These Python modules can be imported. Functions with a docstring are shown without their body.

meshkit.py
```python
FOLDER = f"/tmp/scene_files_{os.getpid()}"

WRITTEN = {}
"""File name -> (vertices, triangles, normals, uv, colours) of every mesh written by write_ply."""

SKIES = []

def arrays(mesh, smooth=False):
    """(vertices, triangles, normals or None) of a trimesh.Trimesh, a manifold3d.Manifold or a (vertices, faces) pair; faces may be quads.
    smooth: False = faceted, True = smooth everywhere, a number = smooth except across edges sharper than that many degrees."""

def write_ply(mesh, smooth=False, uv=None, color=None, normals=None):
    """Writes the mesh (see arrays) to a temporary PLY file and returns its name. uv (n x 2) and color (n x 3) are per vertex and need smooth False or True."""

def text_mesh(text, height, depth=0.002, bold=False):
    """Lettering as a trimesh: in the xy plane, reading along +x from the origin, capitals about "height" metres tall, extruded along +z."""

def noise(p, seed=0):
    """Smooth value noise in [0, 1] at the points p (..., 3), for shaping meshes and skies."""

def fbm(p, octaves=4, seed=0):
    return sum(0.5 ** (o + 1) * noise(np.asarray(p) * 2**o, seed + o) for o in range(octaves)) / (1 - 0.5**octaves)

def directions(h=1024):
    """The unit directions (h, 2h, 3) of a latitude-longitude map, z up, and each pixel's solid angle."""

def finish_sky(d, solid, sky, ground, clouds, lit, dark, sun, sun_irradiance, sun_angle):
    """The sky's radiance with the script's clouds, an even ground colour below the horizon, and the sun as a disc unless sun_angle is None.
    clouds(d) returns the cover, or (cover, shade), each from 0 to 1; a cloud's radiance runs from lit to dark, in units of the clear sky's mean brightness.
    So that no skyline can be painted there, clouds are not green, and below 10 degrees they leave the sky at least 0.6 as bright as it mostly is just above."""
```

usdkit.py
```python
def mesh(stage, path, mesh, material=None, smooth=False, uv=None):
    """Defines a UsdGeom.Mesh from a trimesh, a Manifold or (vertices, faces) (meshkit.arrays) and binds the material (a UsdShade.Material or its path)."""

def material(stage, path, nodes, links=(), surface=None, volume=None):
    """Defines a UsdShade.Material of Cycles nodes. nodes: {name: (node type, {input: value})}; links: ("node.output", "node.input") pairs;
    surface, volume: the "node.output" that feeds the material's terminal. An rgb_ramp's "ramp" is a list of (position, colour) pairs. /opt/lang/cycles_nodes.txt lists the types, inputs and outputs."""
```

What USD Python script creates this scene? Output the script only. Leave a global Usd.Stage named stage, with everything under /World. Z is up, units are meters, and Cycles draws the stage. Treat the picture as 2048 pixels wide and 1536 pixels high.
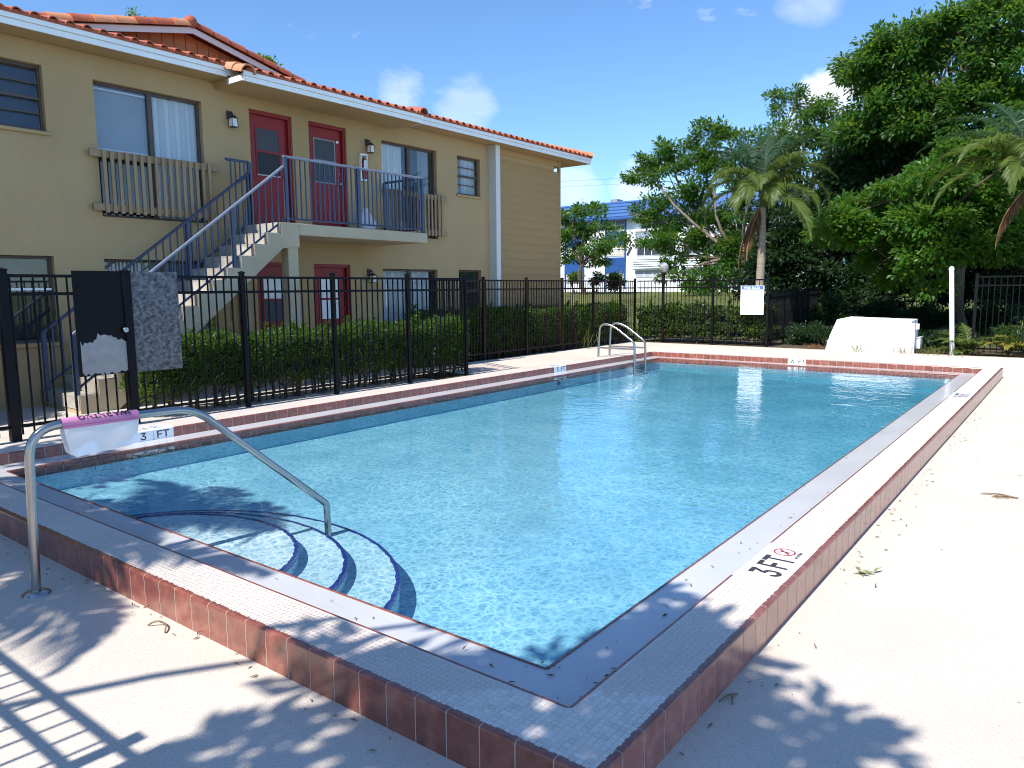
import math, numpy as np, usdkit, meshkit
from pxr import Usd, UsdGeom, UsdLux, UsdShade, Gf, Sdf

stage = Usd.Stage.CreateInMemory()
UsdGeom.SetStageUpAxis(stage, UsdGeom.Tokens.z)
UsdGeom.SetStageMetersPerUnit(stage, 1.0)
WORLD = UsdGeom.Xform.Define(stage, '/World').GetPrim()
stage.SetDefaultPrim(WORLD)
UsdGeom.Scope.Define(stage, '/World/Looks')
PI = math.pi

# ------------------------------------------------------------------ camera
CAM = np.array([1.7065, -2.4603, 1.6])
YAW, PITCH, ROLL, FPX = -0.65211, -0.12790, -0.00758, 1493.56


def cam_axes():
    f = np.array([math.sin(YAW) * math.cos(PITCH), math.cos(YAW) * math.cos(PITCH), math.sin(PITCH)])
    r0 = np.array([math.cos(YAW), -math.sin(YAW), 0.0])
    u0 = np.cross(r0, f)
    return math.cos(ROLL) * r0 + math.sin(ROLL) * u0, -math.sin(ROLL) * r0 + math.cos(ROLL) * u0, f


RIGHT, UP, FWD = cam_axes()
cam = UsdGeom.Camera.Define(stage, '/World/camera')
cam.AddTransformOp().Set(Gf.Matrix4d(*[float(x) for row in ((*RIGHT, 0), (*UP, 0), (*-FWD, 0), (*CAM, 1)) for x in row]))
cam.CreateHorizontalApertureAttr(36.0)
cam.CreateVerticalApertureAttr(27.0)
cam.CreateFocalLengthAttr(FPX / 2048 * 36)
cam.CreateClippingRangeAttr(Gf.Vec2f(0.05, 2000))
cam.CreateExposureAttr(EXPOSURE := 0.90)


def look(px, py):
    return FWD + RIGHT * (px - 1024) / FPX - UP * (py - 768) / FPX


def at(px, py, y):
    """Point on the vertical plane at distance y along the pool that lies on a measured sight line of the site survey."""
    d = look(px, py)
    return CAM + d * (y - CAM[1]) / d[1]


# ------------------------------------------------------------------ sky and sun
SUN_EL = math.radians(50.5)
SUN_XY = (-0.07, -0.998)
SUN = np.array([SUN_XY[0] * math.cos(SUN_EL), SUN_XY[1] * math.cos(SUN_EL), math.sin(SUN_EL)])
SUN /= np.linalg.norm(SUN)
SKY_STRENGTH, SUN_INTENSITY = 0.10, 1.0

nodes = {'tc': ('texture_coordinate', {}),
         'sky': ('sky_texture', {'sky_type': 'single_scattering', 'sun_disc': False, 'sun_elevation': SUN_EL,
                                 'sun_rotation': math.atan2(SUN[0], SUN[1]), 'air_density': 1.0, 'aerosol_density': 0.3, 'ozone_density': 2.0}),
         'map': ('mapping', {'scale': (1.0, 1.0, 1.9)}),
         'n1': ('noise_texture', {'scale': 9.0, 'detail': 7.0, 'roughness': 0.58, 'distortion': 0.25}),
         'n2': ('noise_texture', {'scale': 2.6, 'detail': 8.0, 'roughness': 0.6}),
         'nz': ('math', {'math_type': 'multiply_add', 'value2': 2.6, 'value3': -1.3}),
         'wisp': ('map_range', {'from_min': 0.60, 'from_max': 0.86, 'to_min': 0.0, 'to_max': 0.22, 'clamp': True})}
links = [('tc.generated', 'map.vector'), ('map.vector', 'n1.vector'), ('map.vector', 'n2.vector'), ('tc.generated', 'sky.vector'), ('n2.fac', 'wisp.value'), ('n1.fac', 'nz.value1')]
prev = 'wisp.result'
CLOUDS = [(1672, 205, 3.9, 1.0), (1760, 215, 2.8, 0.9), (1600, 255, 2.4, .75), (800, 170, 2.3, .36), (925, 208, 2.8, .30), (1275, 368, 2.6, .55), (1150, 385, 2.6, .42), (1345, 385, 2.2, .35), (1625, 0, 2.8, .30),
          (2500, 120, 9, .9), (2900, 300, 8, .8), (-600, 200, 9, .7)]
for i, (cx, cy, deg, amt) in enumerate(CLOUDS):
    d = look(cx, cy)
    d = d / np.linalg.norm(d)
    nodes[f'd{i}'] = ('vector_math', {'math_type': 'dot_product', 'vector2': tuple(d)})
    nodes[f'm{i}'] = ('map_range', {'range_type': 'linear', 'from_min': math.cos(math.radians(deg)), 'from_max': 1.0, 'to_min': 0.0, 'to_max': 1.0, 'clamp': True})
    nodes[f'a{i}'] = ('math', {'math_type': 'multiply_add', 'value2': 0.95, 'value3': -0.40})
    nodes[f's{i}'] = ('math', {'math_type': 'add'})
    nodes[f'c{i}'] = ('map_range', {'from_min': 0.0, 'from_max': 0.62, 'to_min': 0.0, 'to_max': amt, 'clamp': True})
    nodes[f'x{i}'] = ('math', {'math_type': 'maximum'})
    links += [('tc.generated', f'd{i}.vector1'), (f'd{i}.value', f'm{i}.value'), (f'm{i}.result', f'a{i}.value1'), (f'a{i}.value', f's{i}.value1'),
              ('nz.value', f's{i}.value2'), (f's{i}.value', f'c{i}.value'), (f'c{i}.result', f'x{i}.value1'), (prev, f'x{i}.value2')]
    prev = f'x{i}.value'
nodes['mixc'] = ('mix_color', {'b': (6.6, 6.9, 7.4), 'use_clamp': False})
nodes['tint'] = ('mix_color', {'blend_type': 'multiply', 'fac': 1.0, 'b': (0.70, 0.93, 1.17), 'use_clamp': False})
nodes['bg'] = ('background_shader', {'strength': SKY_STRENGTH})
links += [('sky.color', 'tint.a'), ('tint.result', 'mixc.a'), (prev, 'mixc.fac'), ('mixc.result', 'bg.color')]
dome = UsdLux.DomeLight.Define(stage, '/World/sky')
skym = usdkit.material(stage, '/World/Looks/sky', nodes, links, surface='bg.background')
UsdShade.MaterialBindingAPI.Apply(dome.GetPrim()).Bind(skym)
dome.GetPrim().SetCustomDataByKey('kind', 'structure')

sun = UsdLux.DistantLight.Define(stage, '/World/sun')
sun.CreateNormalizeAttr(True)
sun.CreateIntensityAttr(SUN_INTENSITY)
sun.CreateAngleAttr(0.53)
sun.CreateColorAttr(Gf.Vec3f(1.0, 0.94, 0.86))
zax = SUN
xax = np.cross([0, 1, 0], zax); xax /= np.linalg.norm(xax)
yax = np.cross(zax, xax)
sun.AddTransformOp().Set(Gf.Matrix4d(*[float(x) for row in ((*xax, 0), (*yax, 0), (*zax, 0), (0, 0, 20, 1)) for x in row]))

# ------------------------------------------------------------------ naming and tagging
USED = {}


def pathof(parent):
    return '/World' if parent is None else str(parent.GetPath())


def fresh(name, parent):
    base = pathof(parent)
    k = USED.get((base, name), 0)
    USED[(base, name)] = k + 1
    return f'{base}/{name}' if k == 0 else f'{base}/{name}_{k:03d}'


def tag(prim, label=None, cat=None, group=None, kind=None):
    for k, v in (('label', label), ('category', cat), ('group', group), ('kind', kind)):
        if v:
            prim.SetCustomDataByKey(k, v)
    return prim


def obj(name, mesh, mat, parent=None, label=None, cat=None, group=None, kind=None, smooth=False):
    m = usdkit.mesh(stage, fresh(name, parent), mesh, MAT[mat] if isinstance(mat, str) else mat, smooth=smooth)
    return tag(m.GetPrim(), label, cat, group, kind)


def thing(name, label, cat, loc=(0, 0, 0), group=None, kind=None, rz=0.0):
    x = UsdGeom.Xform.Define(stage, fresh(name, None))
    x.AddTranslateOp().Set(Gf.Vec3d(*map(float, loc)))
    if rz:
        x.AddRotateZOp().Set(math.degrees(rz))
    return tag(x.GetPrim(), label, cat, group, kind)


def shift(mesh, loc):
    return np.asarray(mesh[0], float) - np.asarray(loc, float), mesh[1]


# ------------------------------------------------------------------ meshes as (vertices, triangles)
def join(parts):
    vs, fs, n = [], [], 0
    for v, f in parts:
        v = np.asarray(v, float); f = np.asarray(f, int)
        if f.shape[1] == 4:
            f = np.vstack([f[:, [0, 1, 2]], f[:, [0, 2, 3]]])
        vs.append(v); fs.append(f + n); n += len(v)
    return np.vstack(vs), np.vstack(fs)


BOXF = np.array([[0, 2, 3, 1], [4, 5, 7, 6], [0, 1, 5, 4], [2, 6, 7, 3], [0, 4, 6, 2], [1, 3, 7, 5]])
BOXF = np.vstack([BOXF[:, [0, 1, 2]], BOXF[:, [0, 2, 3]]])


def box(x0, x1, y0, y1, z0, z1):
    v = np.array([[x, y, z] for x in (x0, x1) for y in (y0, y1) for z in (z0, z1)], float)
    # index = 4*ix+2*iy+iz
    f = np.array([[0, 1, 3, 2], [4, 6, 7, 5], [0, 4, 5, 1], [2, 3, 7, 6], [0, 2, 6, 4], [1, 5, 7, 3]])
    return v, np.vstack([f[:, [0, 1, 2]], f[:, [0, 2, 3]]])


def hull(points):
    import trimesh
    h = trimesh.convex.convex_hull(np.asarray(points, float))
    return np.array(h.vertices), np.array(h.faces)


def cbox(x0, x1, y0, y1, z0, z1, c=0.006):
    """A box with chamfered edges."""
    P = []
    for x, sx in ((x0, 1), (x1, -1)):
        for y, sy in ((y0, 1), (y1, -1)):
            for z, sz in ((z0, 1), (z1, -1)):
                P += [(x + sx * c, y + sy * c, z), (x + sx * c, y, z + sz * c), (x, y + sy * c, z + sz * c)]
    return hull(P)


def quad(a, b, c, d):
    return np.array([a, b, c, d], float), np.array([[0, 1, 2], [0, 2, 3]])


def extrude(poly, axis, a, b):
    """Extrude a 2D polygon (list of pairs in the two other axes, in xyz order) from a to b along axis."""
    import trimesh
    from shapely.geometry import Polygon
    m = trimesh.creation.extrude_polygon(Polygon(poly), b - a, engine='earcut')
    v = np.array(m.vertices); f = np.array(m.faces)
    if axis == 0:
        v = np.stack([v[:, 2] + a, v[:, 0], v[:, 1]], 1)
    elif axis == 1:
        v = np.stack([v[:, 0], v[:, 2] + a, v[:, 1]], 1); f = f[:, ::-1]
    else:
        v = v + [0, 0, a]
    return v, f


def tube(pts, r, n=10, caps=True):
    pts = np.asarray(pts, float)
    r = np.broadcast_to(np.asarray(r, float), (len(pts),))
    t = np.gradient(pts, axis=0)
    t /= np.maximum(np.linalg.norm(t, axis=1, keepdims=True), 1e-9)
    up = np.array([0, 0, 1.0]) if abs(t[0][2]) < 0.9 else np.array([1.0, 0, 0])
    u = np.cross(t[0], up); u /= np.linalg.norm(u)
    rings = []
    ang = np.linspace(0, 2 * PI, n, endpoint=False)
    for k in range(len(pts)):
        u = u - t[k] * (u @ t[k]); u /= max(np.linalg.norm(u), 1e-9)
        w = np.cross(t[k], u)
        rings.append(pts[k] + r[k] * (np.cos(ang)[:, None] * u + np.sin(ang)[:, None] * w))
    v = np.vstack(rings)
    i = np.arange(n); j = (i + 1) % n
    f = []
    for k in range(len(pts) - 1):
        a = k * n
        f.append(np.stack([a + i, a + j, a + n + j], 1)); f.append(np.stack([a + i, a + n + j, a + n + i], 1))
    if caps:
        v = np.vstack([v, pts[0], pts[-1]])
        c0, c1 = len(v) - 2, len(v) - 1
        a = (len(pts) - 1) * n
        f.append(np.stack([np.full(n, c0), j, i], 1)); f.append(np.stack([np.full(n, c1), a + i, a + j], 1))
    return v, np.vstack(f)


def fillet(pts, r, n=7):
    pts = [np.asarray(p, float) for p in pts]
    out = [pts[0]]
    for k in range(1, len(pts) - 1):
        a, b, c = pts[k - 1], pts[k], pts[k + 1]
        rr = r[k - 1] if isinstance(r, (list, tuple)) else r
        d0 = min(rr, np.linalg.norm(a - b) * .49); d1 = min(rr, np.linalg.norm(c - b) * .49)
        p0 = b + (a - b) / np.linalg.norm(a - b) * d0; p1 = b + (c - b) / np.linalg.norm(c - b) * d1
        for s in np.linspace(0, 1, n):
            out.append((1 - s) ** 2 * p0 + 2 * s * (1 - s) * b + s * s * p1)
    out.append(pts[-1])
    return np.array(out)


def lathe(prof, n=24):
    """profile (r, z) revolved about z."""
    prof = np.asarray(prof, float)
    ang = np.linspace(0, 2 * PI, n, endpoint=False)
    v = np.vstack([np.stack([r * np.cos(ang), r * np.sin(ang), np.full(n, z)], 1) for r, z in prof])
    i = np.arange(n); j = (i + 1) % n
    f = []
    for k in range(len(prof) - 1):
        a = k * n
        f += [np.stack([a + i, a + j, a + n + j], 1), np.stack([a + i, a + n + j, a + n + i], 1)]
    return v, np.vstack(f)


def moved(mesh, d):
    return np.asarray(mesh[0], float) + np.asarray(d, float), mesh[1]


def ball(c, r, n=12):
    a = np.linspace(-PI / 2, PI / 2, n // 2 + 2)
    return moved(lathe([(max(r * math.cos(t), 1e-4), r * math.sin(t)) for t in a], n), c)


def text(s, h, depth=0.002, bold=True):
    m = meshkit.text_mesh(s, h, depth, bold)
    return np.array(m.vertices), np.array(m.faces)


def frame_to(mesh, o, ex, ey, sx=1.0, sy=1.0):
    """Place a flat xy mesh at o with x along ex, y along ey."""
    v = np.asarray(mesh[0], float)
    ex = np.asarray(ex, float); ey = np.asarray(ey, float); ez = np.cross(ex, ey)
    return np.asarray(o, float) + v[:, :1] * sx * ex + v[:, 1:2] * sy * ey + v[:, 2:3] * ez, mesh[1]


def leaves(c, d, nrm, L, Wd, fold=0.18):
    """Rhombic folded leaves: base points c, directions d, normals nrm, lengths L, widths Wd."""
    d = d / np.maximum(np.linalg.norm(d, axis=1, keepdims=True), 1e-9)
    s = np.cross(d, nrm); s /= np.maximum(np.linalg.norm(s, axis=1, keepdims=True), 1e-9)
    m = np.cross(s, d)
    L = np.broadcast_to(L, (len(c),))[:, None]; Wd = np.broadcast_to(Wd, (len(c),))[:, None]
    mid = c + d * L * .45
    a = c; b = mid + s * Wd * .5 + m * Wd * fold; t = c + d * L - m * L * .08; e = mid - s * Wd * .5 + m * Wd * fold
    v = np.stack([a, b, t, e], 1).reshape(-1, 3)
    k = np.arange(len(c)) * 4
    f = np.vstack([np.stack([k, k + 1, k + 2], 1), np.stack([k, k + 2, k + 3], 1)])
    return v, f


def unit(rng, n):
    v = rng.normal(size=(n, 3))
    return v / np.linalg.norm(v, axis=1, keepdims=True)
# ------------------------------------------------------------------ materials
MAT = {}
R = '/World/Looks/'


def mat_noise(name, cols, scale=4.0, detail=6.0, rough=0.6, bump=0.0, bscale=60.0, spec=0.5, metal=0.0, stretch=(1, 1, 1), coat=0.0, lo=.3, hi=.7, bdist=0.01, speck=None, second=None):
    n = {'g': ('geometry', {}), 'mp': ('mapping', {'scale': stretch}), 'n': ('noise_texture', {'scale': scale, 'detail': detail, 'roughness': 0.6}),
         'r': ('rgb_ramp', {'ramp': [(lo + (hi - lo) * i / max(len(cols) - 1, 1), c) for i, c in enumerate(cols)]}),
         'p': ('principled_bsdf', {'roughness': rough, 'specular_ior_level': spec, 'metallic': metal, 'coat_weight': coat, 'coat_roughness': 0.08})}
    l = [('g.position', 'mp.vector'), ('mp.vector', 'n.vector'), ('n.fac', 'r.fac')]
    out = 'r.color'
    if second:                                     # broad soft staining
        n['n3'] = ('noise_texture', {'scale': second[0], 'detail': 4.0}); n['r3'] = ('rgb_ramp', {'ramp': [(.35, second[1]), (.65, (1, 1, 1))]})
        n['x3'] = ('mix_color', {'blend_type': 'multiply', 'fac': 1.0})
        l += [('g.position', 'n3.vector'), ('n3.fac', 'r3.fac'), (out, 'x3.a'), ('r3.color', 'x3.b')]; out = 'x3.result'
    if speck:                                      # fine aggregate grains
        n['n4'] = ('noise_texture', {'scale': speck[0], 'detail': 2.0}); n['r4'] = ('rgb_ramp', {'ramp': [(.36, speck[1]), (.5, (1, 1, 1)), (.72, (1.0, 1.0, 1.0))]})
        n['x4'] = ('mix_color', {'blend_type': 'multiply', 'fac': 1.0})
        l += [('g.position', 'n4.vector'), ('n4.fac', 'r4.fac'), (out, 'x4.a'), ('r4.color', 'x4.b')]; out = 'x4.result'
    l.append((out, 'p.base_color'))
    if bump:
        n['bn'] = ('noise_texture', {'scale': bscale, 'detail': 4.0}); n['b'] = ('bump', {'strength': bump, 'distance': bdist})
        l += [('g.position', 'bn.vector'), ('bn.fac', 'b.height'), ('b.normal', 'p.normal')]
    MAT[name] = usdkit.material(stage, R + name, n, l, surface='p.BSDF')


def vary(cols, f=.9):
    return [tuple(x * f for x in cols), cols]


mat_noise('deck', vary((.66, .59, .515), .92), 1.1, 5, .85, .35, 160, .2, speck=(190, (.80, .79, .77)), second=(.45, (.92, .91, .90)))
mat_noise('walkway', vary((.60, .56, .50), .85), 1.7, 6, .9, .3, 120, .2, second=(.6, (.82, .81, .8)))
mat_noise('dirt', [(.06, .045, .03), (.13, .095, .06)], 6, 8, .95, .8, 40, .1)
mat_noise('grout', vary((.70, .66, .61)), 5, 4, .9)
mat_noise('tile_grout', vary((.50, .42, .37)), 5, 4, .9)
mat_noise('grout_grey', vary((.42, .38, .33)), 5, 4, .9)
mat_noise('gutter', vary((.55, .56, .57), .93), 2.5, 6, .28, .15, 30, .5, coat=.25, second=(1.3, (.90, .90, .92)))
mat_noise('stucco', vary((.45, .31, .157), .93), 1.2, 6, .9, .5, 55, .15, second=(.35, (.88, .87, .86)))
mat_noise('stucco_stair', vary((.50, .40, .27), .9), 1.5, 6, .9, .5, 55, .15, second=(.5, (.86, .85, .84)))
mat_noise('siding', vary((.43, .285, .133), .93), 1.4, 6, .75, .2, 80, .25, stretch=(1, .15, 1))
mat_noise('concrete', [(.36, .34, .30), (.52, .49, .44)], 5, 8, .9, .5, 70, .2, second=(1.8, (.72, .70, .67)))
mat_noise('fascia', vary((.74, .74, .72), .96), 2, 5, .6, .05, 30, .4)
mat_noise('pilaster', vary((.62, .60, .55), .93), 2, 5, .7, .2, 60, .3)
mat_noise('rooftile', [(.26, .050, .022), (.34, .080, .034), (.40, .12, .055)], 3.2, 6, .7, .4, 40, .5, lo=.25, hi=.75)
mat_noise('rooftile_pale', [(.45, .17, .08), (.55, .25, .13)], 3.2, 6, .7, .4, 40, .5)
mat_noise('gable_board', vary((.50, .155, .065), .93), 3, 6, .7, .15, 60, .3, stretch=(1, 6, .3))
mat_noise('trim_pink', vary((.62, .50, .47), .93), 3, 5, .6)
mat_noise('red_door', vary((.26, .012, .015), .85), 2, 5, .45, .05, 30, .5)
mat_noise('slat_wood', vary((.33, .22, .125), .8), 5, 6, .75, .3, 60, .3, stretch=(1, 1, .2))
mat_noise('bronze', vary((.085, .055, .045), .8), 6, 4, .45, 0, 30, .5)
mat_noise('alu', vary((.55, .56, .58), .9), 6, 4, .4, 0, 30, .5, metal=.3)
mat_noise('white_paint', vary((.78, .78, .77), .95), 3, 5, .4, .08, 30, .5)
mat_noise('white_box', vary((.80, .785, .77), .93), 1.6, 6, .5, .1, 30, .4, second=(2.2, (.9, .88, .86)))
mat_noise('blue_rail', vary((.050, .072, .125), .8), 8, 6, .4, .15, 60, .5)
mat_noise('rail_cap', vary((.20, .24, .32), .8), 8, 6, .32, .15, 60, .6, metal=.2)
mat_noise('black_fence', vary((.006, .0062, .008), .8), 10, 5, .5, .1, 60, .12)
mat_noise('brown_fence', vary((.020, .0125, .0105), .8), 10, 5, .55, .1, 60, .15)
mat_noise('steel', vary((.46, .455, .44), .9), 9, 5, .27, .05, 90, .5, metal=1.0, stretch=(1, 1, 1))
mat_noise('blind', vary((.82, .82, .82), .95), 3, 3, .7)
mat_noise('blind_grey', vary((.38, .39, .41), .9), 3, 3, .7)
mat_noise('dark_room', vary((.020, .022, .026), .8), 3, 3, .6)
mat_noise('screen', vary((.055, .06, .07), .9), 3, 3, .6)
mat_noise('lamp_metal', vary((.06, .05, .045), .8), 8, 4, .5, 0, 30, .5, metal=.4)
mat_noise('bark', [(.13, .10, .075), (.27, .22, .17)], 12, 8, .9, .8, 30, .2, stretch=(1, 1, .3))
mat_noise('bark_dark', [(.055, .042, .032), (.12, .095, .07)], 12, 8, .9, .8, 30, .2, stretch=(1, 1, .3))
mat_noise('palm_bark', [(.20, .165, .13), (.36, .31, .25)], 3, 6, .9, .5, 40, .2, stretch=(.4, .4, 9))
mat_noise('dry_frond', [(.20, .095, .045), (.36, .20, .09)], 9, 5, .8)
mat_noise('grass', [(.050, .075, .020), (.115, .13, .042), (.17, .16, .07)], .8, 8, .95, .8, 50, .1)
mat_noise('pool_plaster', [(.50, .63, .68), (.63, .735, .76)], 3, 8, .8, .1, 60, .2, second=(.9, (.93, .95, .96)))
mat_noise('step_plaster', [(.60, .68, .69), (.74, .79, .79)], 4, 8, .8, .1, 60, .2, second=(1.4, (.9, .93, .94)))
mat_noise('blue_tile', [(.010, .022, .16), (.02, .05, .28)], 40, 2, .3, 0, 30, .5)
mat_noise('sign_white', vary((.80, .80, .80), .97), 4, 3, .4)
mat_noise('sign_blue', vary((.07, .17, .42), .9), 4, 3, .4)
mat_noise('sign_pink', vary((.55, .22, .42), .92), 6, 3, .5)
mat_noise('ink', vary((.045, .038, .042), .9), 6, 3, .55)
mat_noise('ink_grey', vary((.30, .31, .34), .9), 6, 3, .6)
mat_noise('ink_red', vary((.42, .05, .06), .9), 6, 3, .5)
mat_noise('ink_pink', vary((.40, .06, .20), .9), 6, 3, .5)
mat_noise('marker_white', vary((.74, .74, .74), .95), 6, 3, .25)
mat_noise('marker_grey', vary((.50, .50, .51), .95), 6, 3, .3)
mat_noise('bag', vary((.72, .74, .78), .92), 8, 5, .4)
mat_noise('paper', vary((.70, .72, .76), .95), 8, 3, .6)
mat_noise('extinguisher', vary((.30, .02, .02), .85), 6, 3, .3)
mat_noise('globe', [(.16, .16, .16), (.46, .46, .45)], 5, 5, .06, coat=.8, lo=.4, hi=.6)
mat_noise('far_white', vary((.74, .77, .80), .95), .6, 4, .8)
mat_noise('far_blue', vary((.012, .070, .26), .85), .7, 4, .5)
mat_noise('far_roof', vary((.028, .105, .30), .9), 1.5, 4, .4, .1, 8, .5)
mat_noise('far_glass', vary((.035, .036, .045), .8), 1, 3, .15)
mat_noise('far_beige', vary((.50, .47, .38), .9), 2, 3, .7)
mat_noise('far_grey', vary((.40, .41, .44), .9), 2, 3, .7)
mat_noise('hvac', vary((.26, .27, .30), .9), 2, 3, .6)
mat_noise('litter', [(.12, .075, .04), (.30, .22, .13)], 20, 3, .8)
mat_noise('litter_green', [(.16, .19, .08), (.34, .35, .2)], 20, 3, .7)
mat_noise('wire', vary((.10, .10, .12), .9), 2, 2, .6)
mat_noise('rubble', [(.30, .27, .24), (.45, .41, .37)], 6, 5, .9, .5, 30)

# mottled glossy terracotta tile, each tile a little different
MAT['red_tile'] = usdkit.material(stage, R + 'red_tile', {
    'g': ('geometry', {}), 'oi': ('object_info', {}), 'n': ('noise_texture', {'scale': 14, 'detail': 8, 'roughness': .68}), 'n2': ('noise_texture', {'scale': 70, 'detail': 3}),
    'r': ('rgb_ramp', {'ramp': [(.28, (.145, .040, .028)), (.5, (.225, .068, .045)), (.74, (.32, .125, .085))]}),
    'v': ('map_range', {'to_min': .80, 'to_max': 1.12}), 'h': ('hsv', {}), 'b': ('bump', {'strength': .12, 'distance': .004}),
    'p': ('principled_bsdf', {'roughness': .33, 'specular_ior_level': .5, 'coat_weight': .5, 'coat_roughness': .18})},
    [('g.position', 'n.vector'), ('g.position', 'n2.vector'), ('n.fac', 'r.fac'), ('oi.random', 'v.value'), ('v.result', 'h.value'), ('r.color', 'h.color'), ('h.color', 'p.base_color'), ('n2.fac', 'b.height'), ('b.normal', 'p.normal')], surface='p.BSDF')
# small unglazed mosaic chips, tone differs chip by chip
MAT['mosaic'] = usdkit.material(stage, R + 'mosaic', {
    'g': ('geometry', {}), 'r': ('rgb_ramp', {'ramp': [(0, (.64, .565, .50)), (.35, (.70, .635, .57)), (.7, (.73, .665, .605)), (1, (.77, .71, .65))]}),
    'w': ('noise_texture', {'scale': 1.4, 'detail': 4}), 'wr': ('rgb_ramp', {'ramp': [(.3, (.88, .88, .89)), (.65, (1, 1, 1))]}), 'x': ('mix_color', {'blend_type': 'multiply', 'fac': 1.0}),
    'p': ('principled_bsdf', {'roughness': .5, 'specular_ior_level': .4})},
    [('g.random_per_island', 'r.fac'), ('g.position', 'w.vector'), ('w.fac', 'wr.fac'), ('r.color', 'x.a'), ('wr.color', 'x.b'), ('x.result', 'p.base_color')], surface='p.BSDF')
MAT['mosaic_chip'] = usdkit.material(stage, R + 'mosaic_chip', {
    'g': ('geometry', {}), 'o': ('object_info', {}), 'r': ('rgb_ramp', {'ramp': [(0, (.64, .565, .50)), (.35, (.70, .635, .57)), (.7, (.73, .665, .605)), (1, (.77, .71, .65))]}),
    'w': ('noise_texture', {'scale': 1.4, 'detail': 4}), 'wr': ('rgb_ramp', {'ramp': [(.3, (.88, .88, .89)), (.65, (1, 1, 1))]}), 'x': ('mix_color', {'blend_type': 'multiply', 'fac': 1.0}),
    'p': ('principled_bsdf', {'roughness': .5, 'specular_ior_level': .4})},
    [('o.random', 'r.fac'), ('g.position', 'w.vector'), ('w.fac', 'wr.fac'), ('r.color', 'x.a'), ('wr.color', 'x.b'), ('x.result', 'p.base_color')], surface='p.BSDF')


def mat_leaf(name, cols, rough=.42, trans=.3, tcol=(.20, .30, .03)):
    MAT[name] = usdkit.material(stage, R + name, {
        'g': ('geometry', {}), 'r': ('rgb_ramp', {'ramp': [(i / (len(cols) - 1), c) for i, c in enumerate(cols)]}),
        'p': ('principled_bsdf', {'roughness': rough, 'specular_ior_level': .32}), 't': ('translucent_bsdf', {'color': tcol}), 'm': ('mix_closure', {'fac': trans})},
        [('g.random_per_island', 'r.fac'), ('r.color', 'p.base_color'), ('p.BSDF', 'm.closure1'), ('t.BSDF', 'm.closure2')], surface='m.closure')


mat_leaf('leaf_tree', [(.020, .075, .008), (.042, .130, .010), (.070, .175, .014), (.115, .215, .022), (.19, .25, .04)], tcol=(.26, .42, .035), trans=.38, rough=.42)
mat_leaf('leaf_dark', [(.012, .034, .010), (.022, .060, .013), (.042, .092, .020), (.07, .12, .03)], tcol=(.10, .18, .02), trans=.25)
mat_leaf('leaf_bright', [(.030, .100, .008), (.060, .160, .011), (.098, .21, .016), (.15, .25, .026), (.25, .29, .05)], tcol=(.30, .46, .04), trans=.36, rough=.42)
mat_leaf('leaf_hedge', [(.035, .090, .012), (.075, .150, .018), (.135, .21, .028), (.22, .28, .05)], tcol=(.24, .36, .04), trans=.32)
mat_leaf('leaf_sea', [(.06, .11, .02), (.11, .17, .03), (.17, .23, .045), (.25, .24, .06)], tcol=(.20, .28, .04), trans=.25)
mat_leaf('frond', [(.085, .125, .025), (.145, .195, .042), (.20, .24, .065), (.26, .26, .085)], rough=.42, tcol=(.26, .34, .06))
mat_leaf('frond_blue', [(.035, .075, .035), (.055, .105, .045), (.085, .14, .06)], rough=.42, tcol=(.12, .22, .05))
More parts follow.
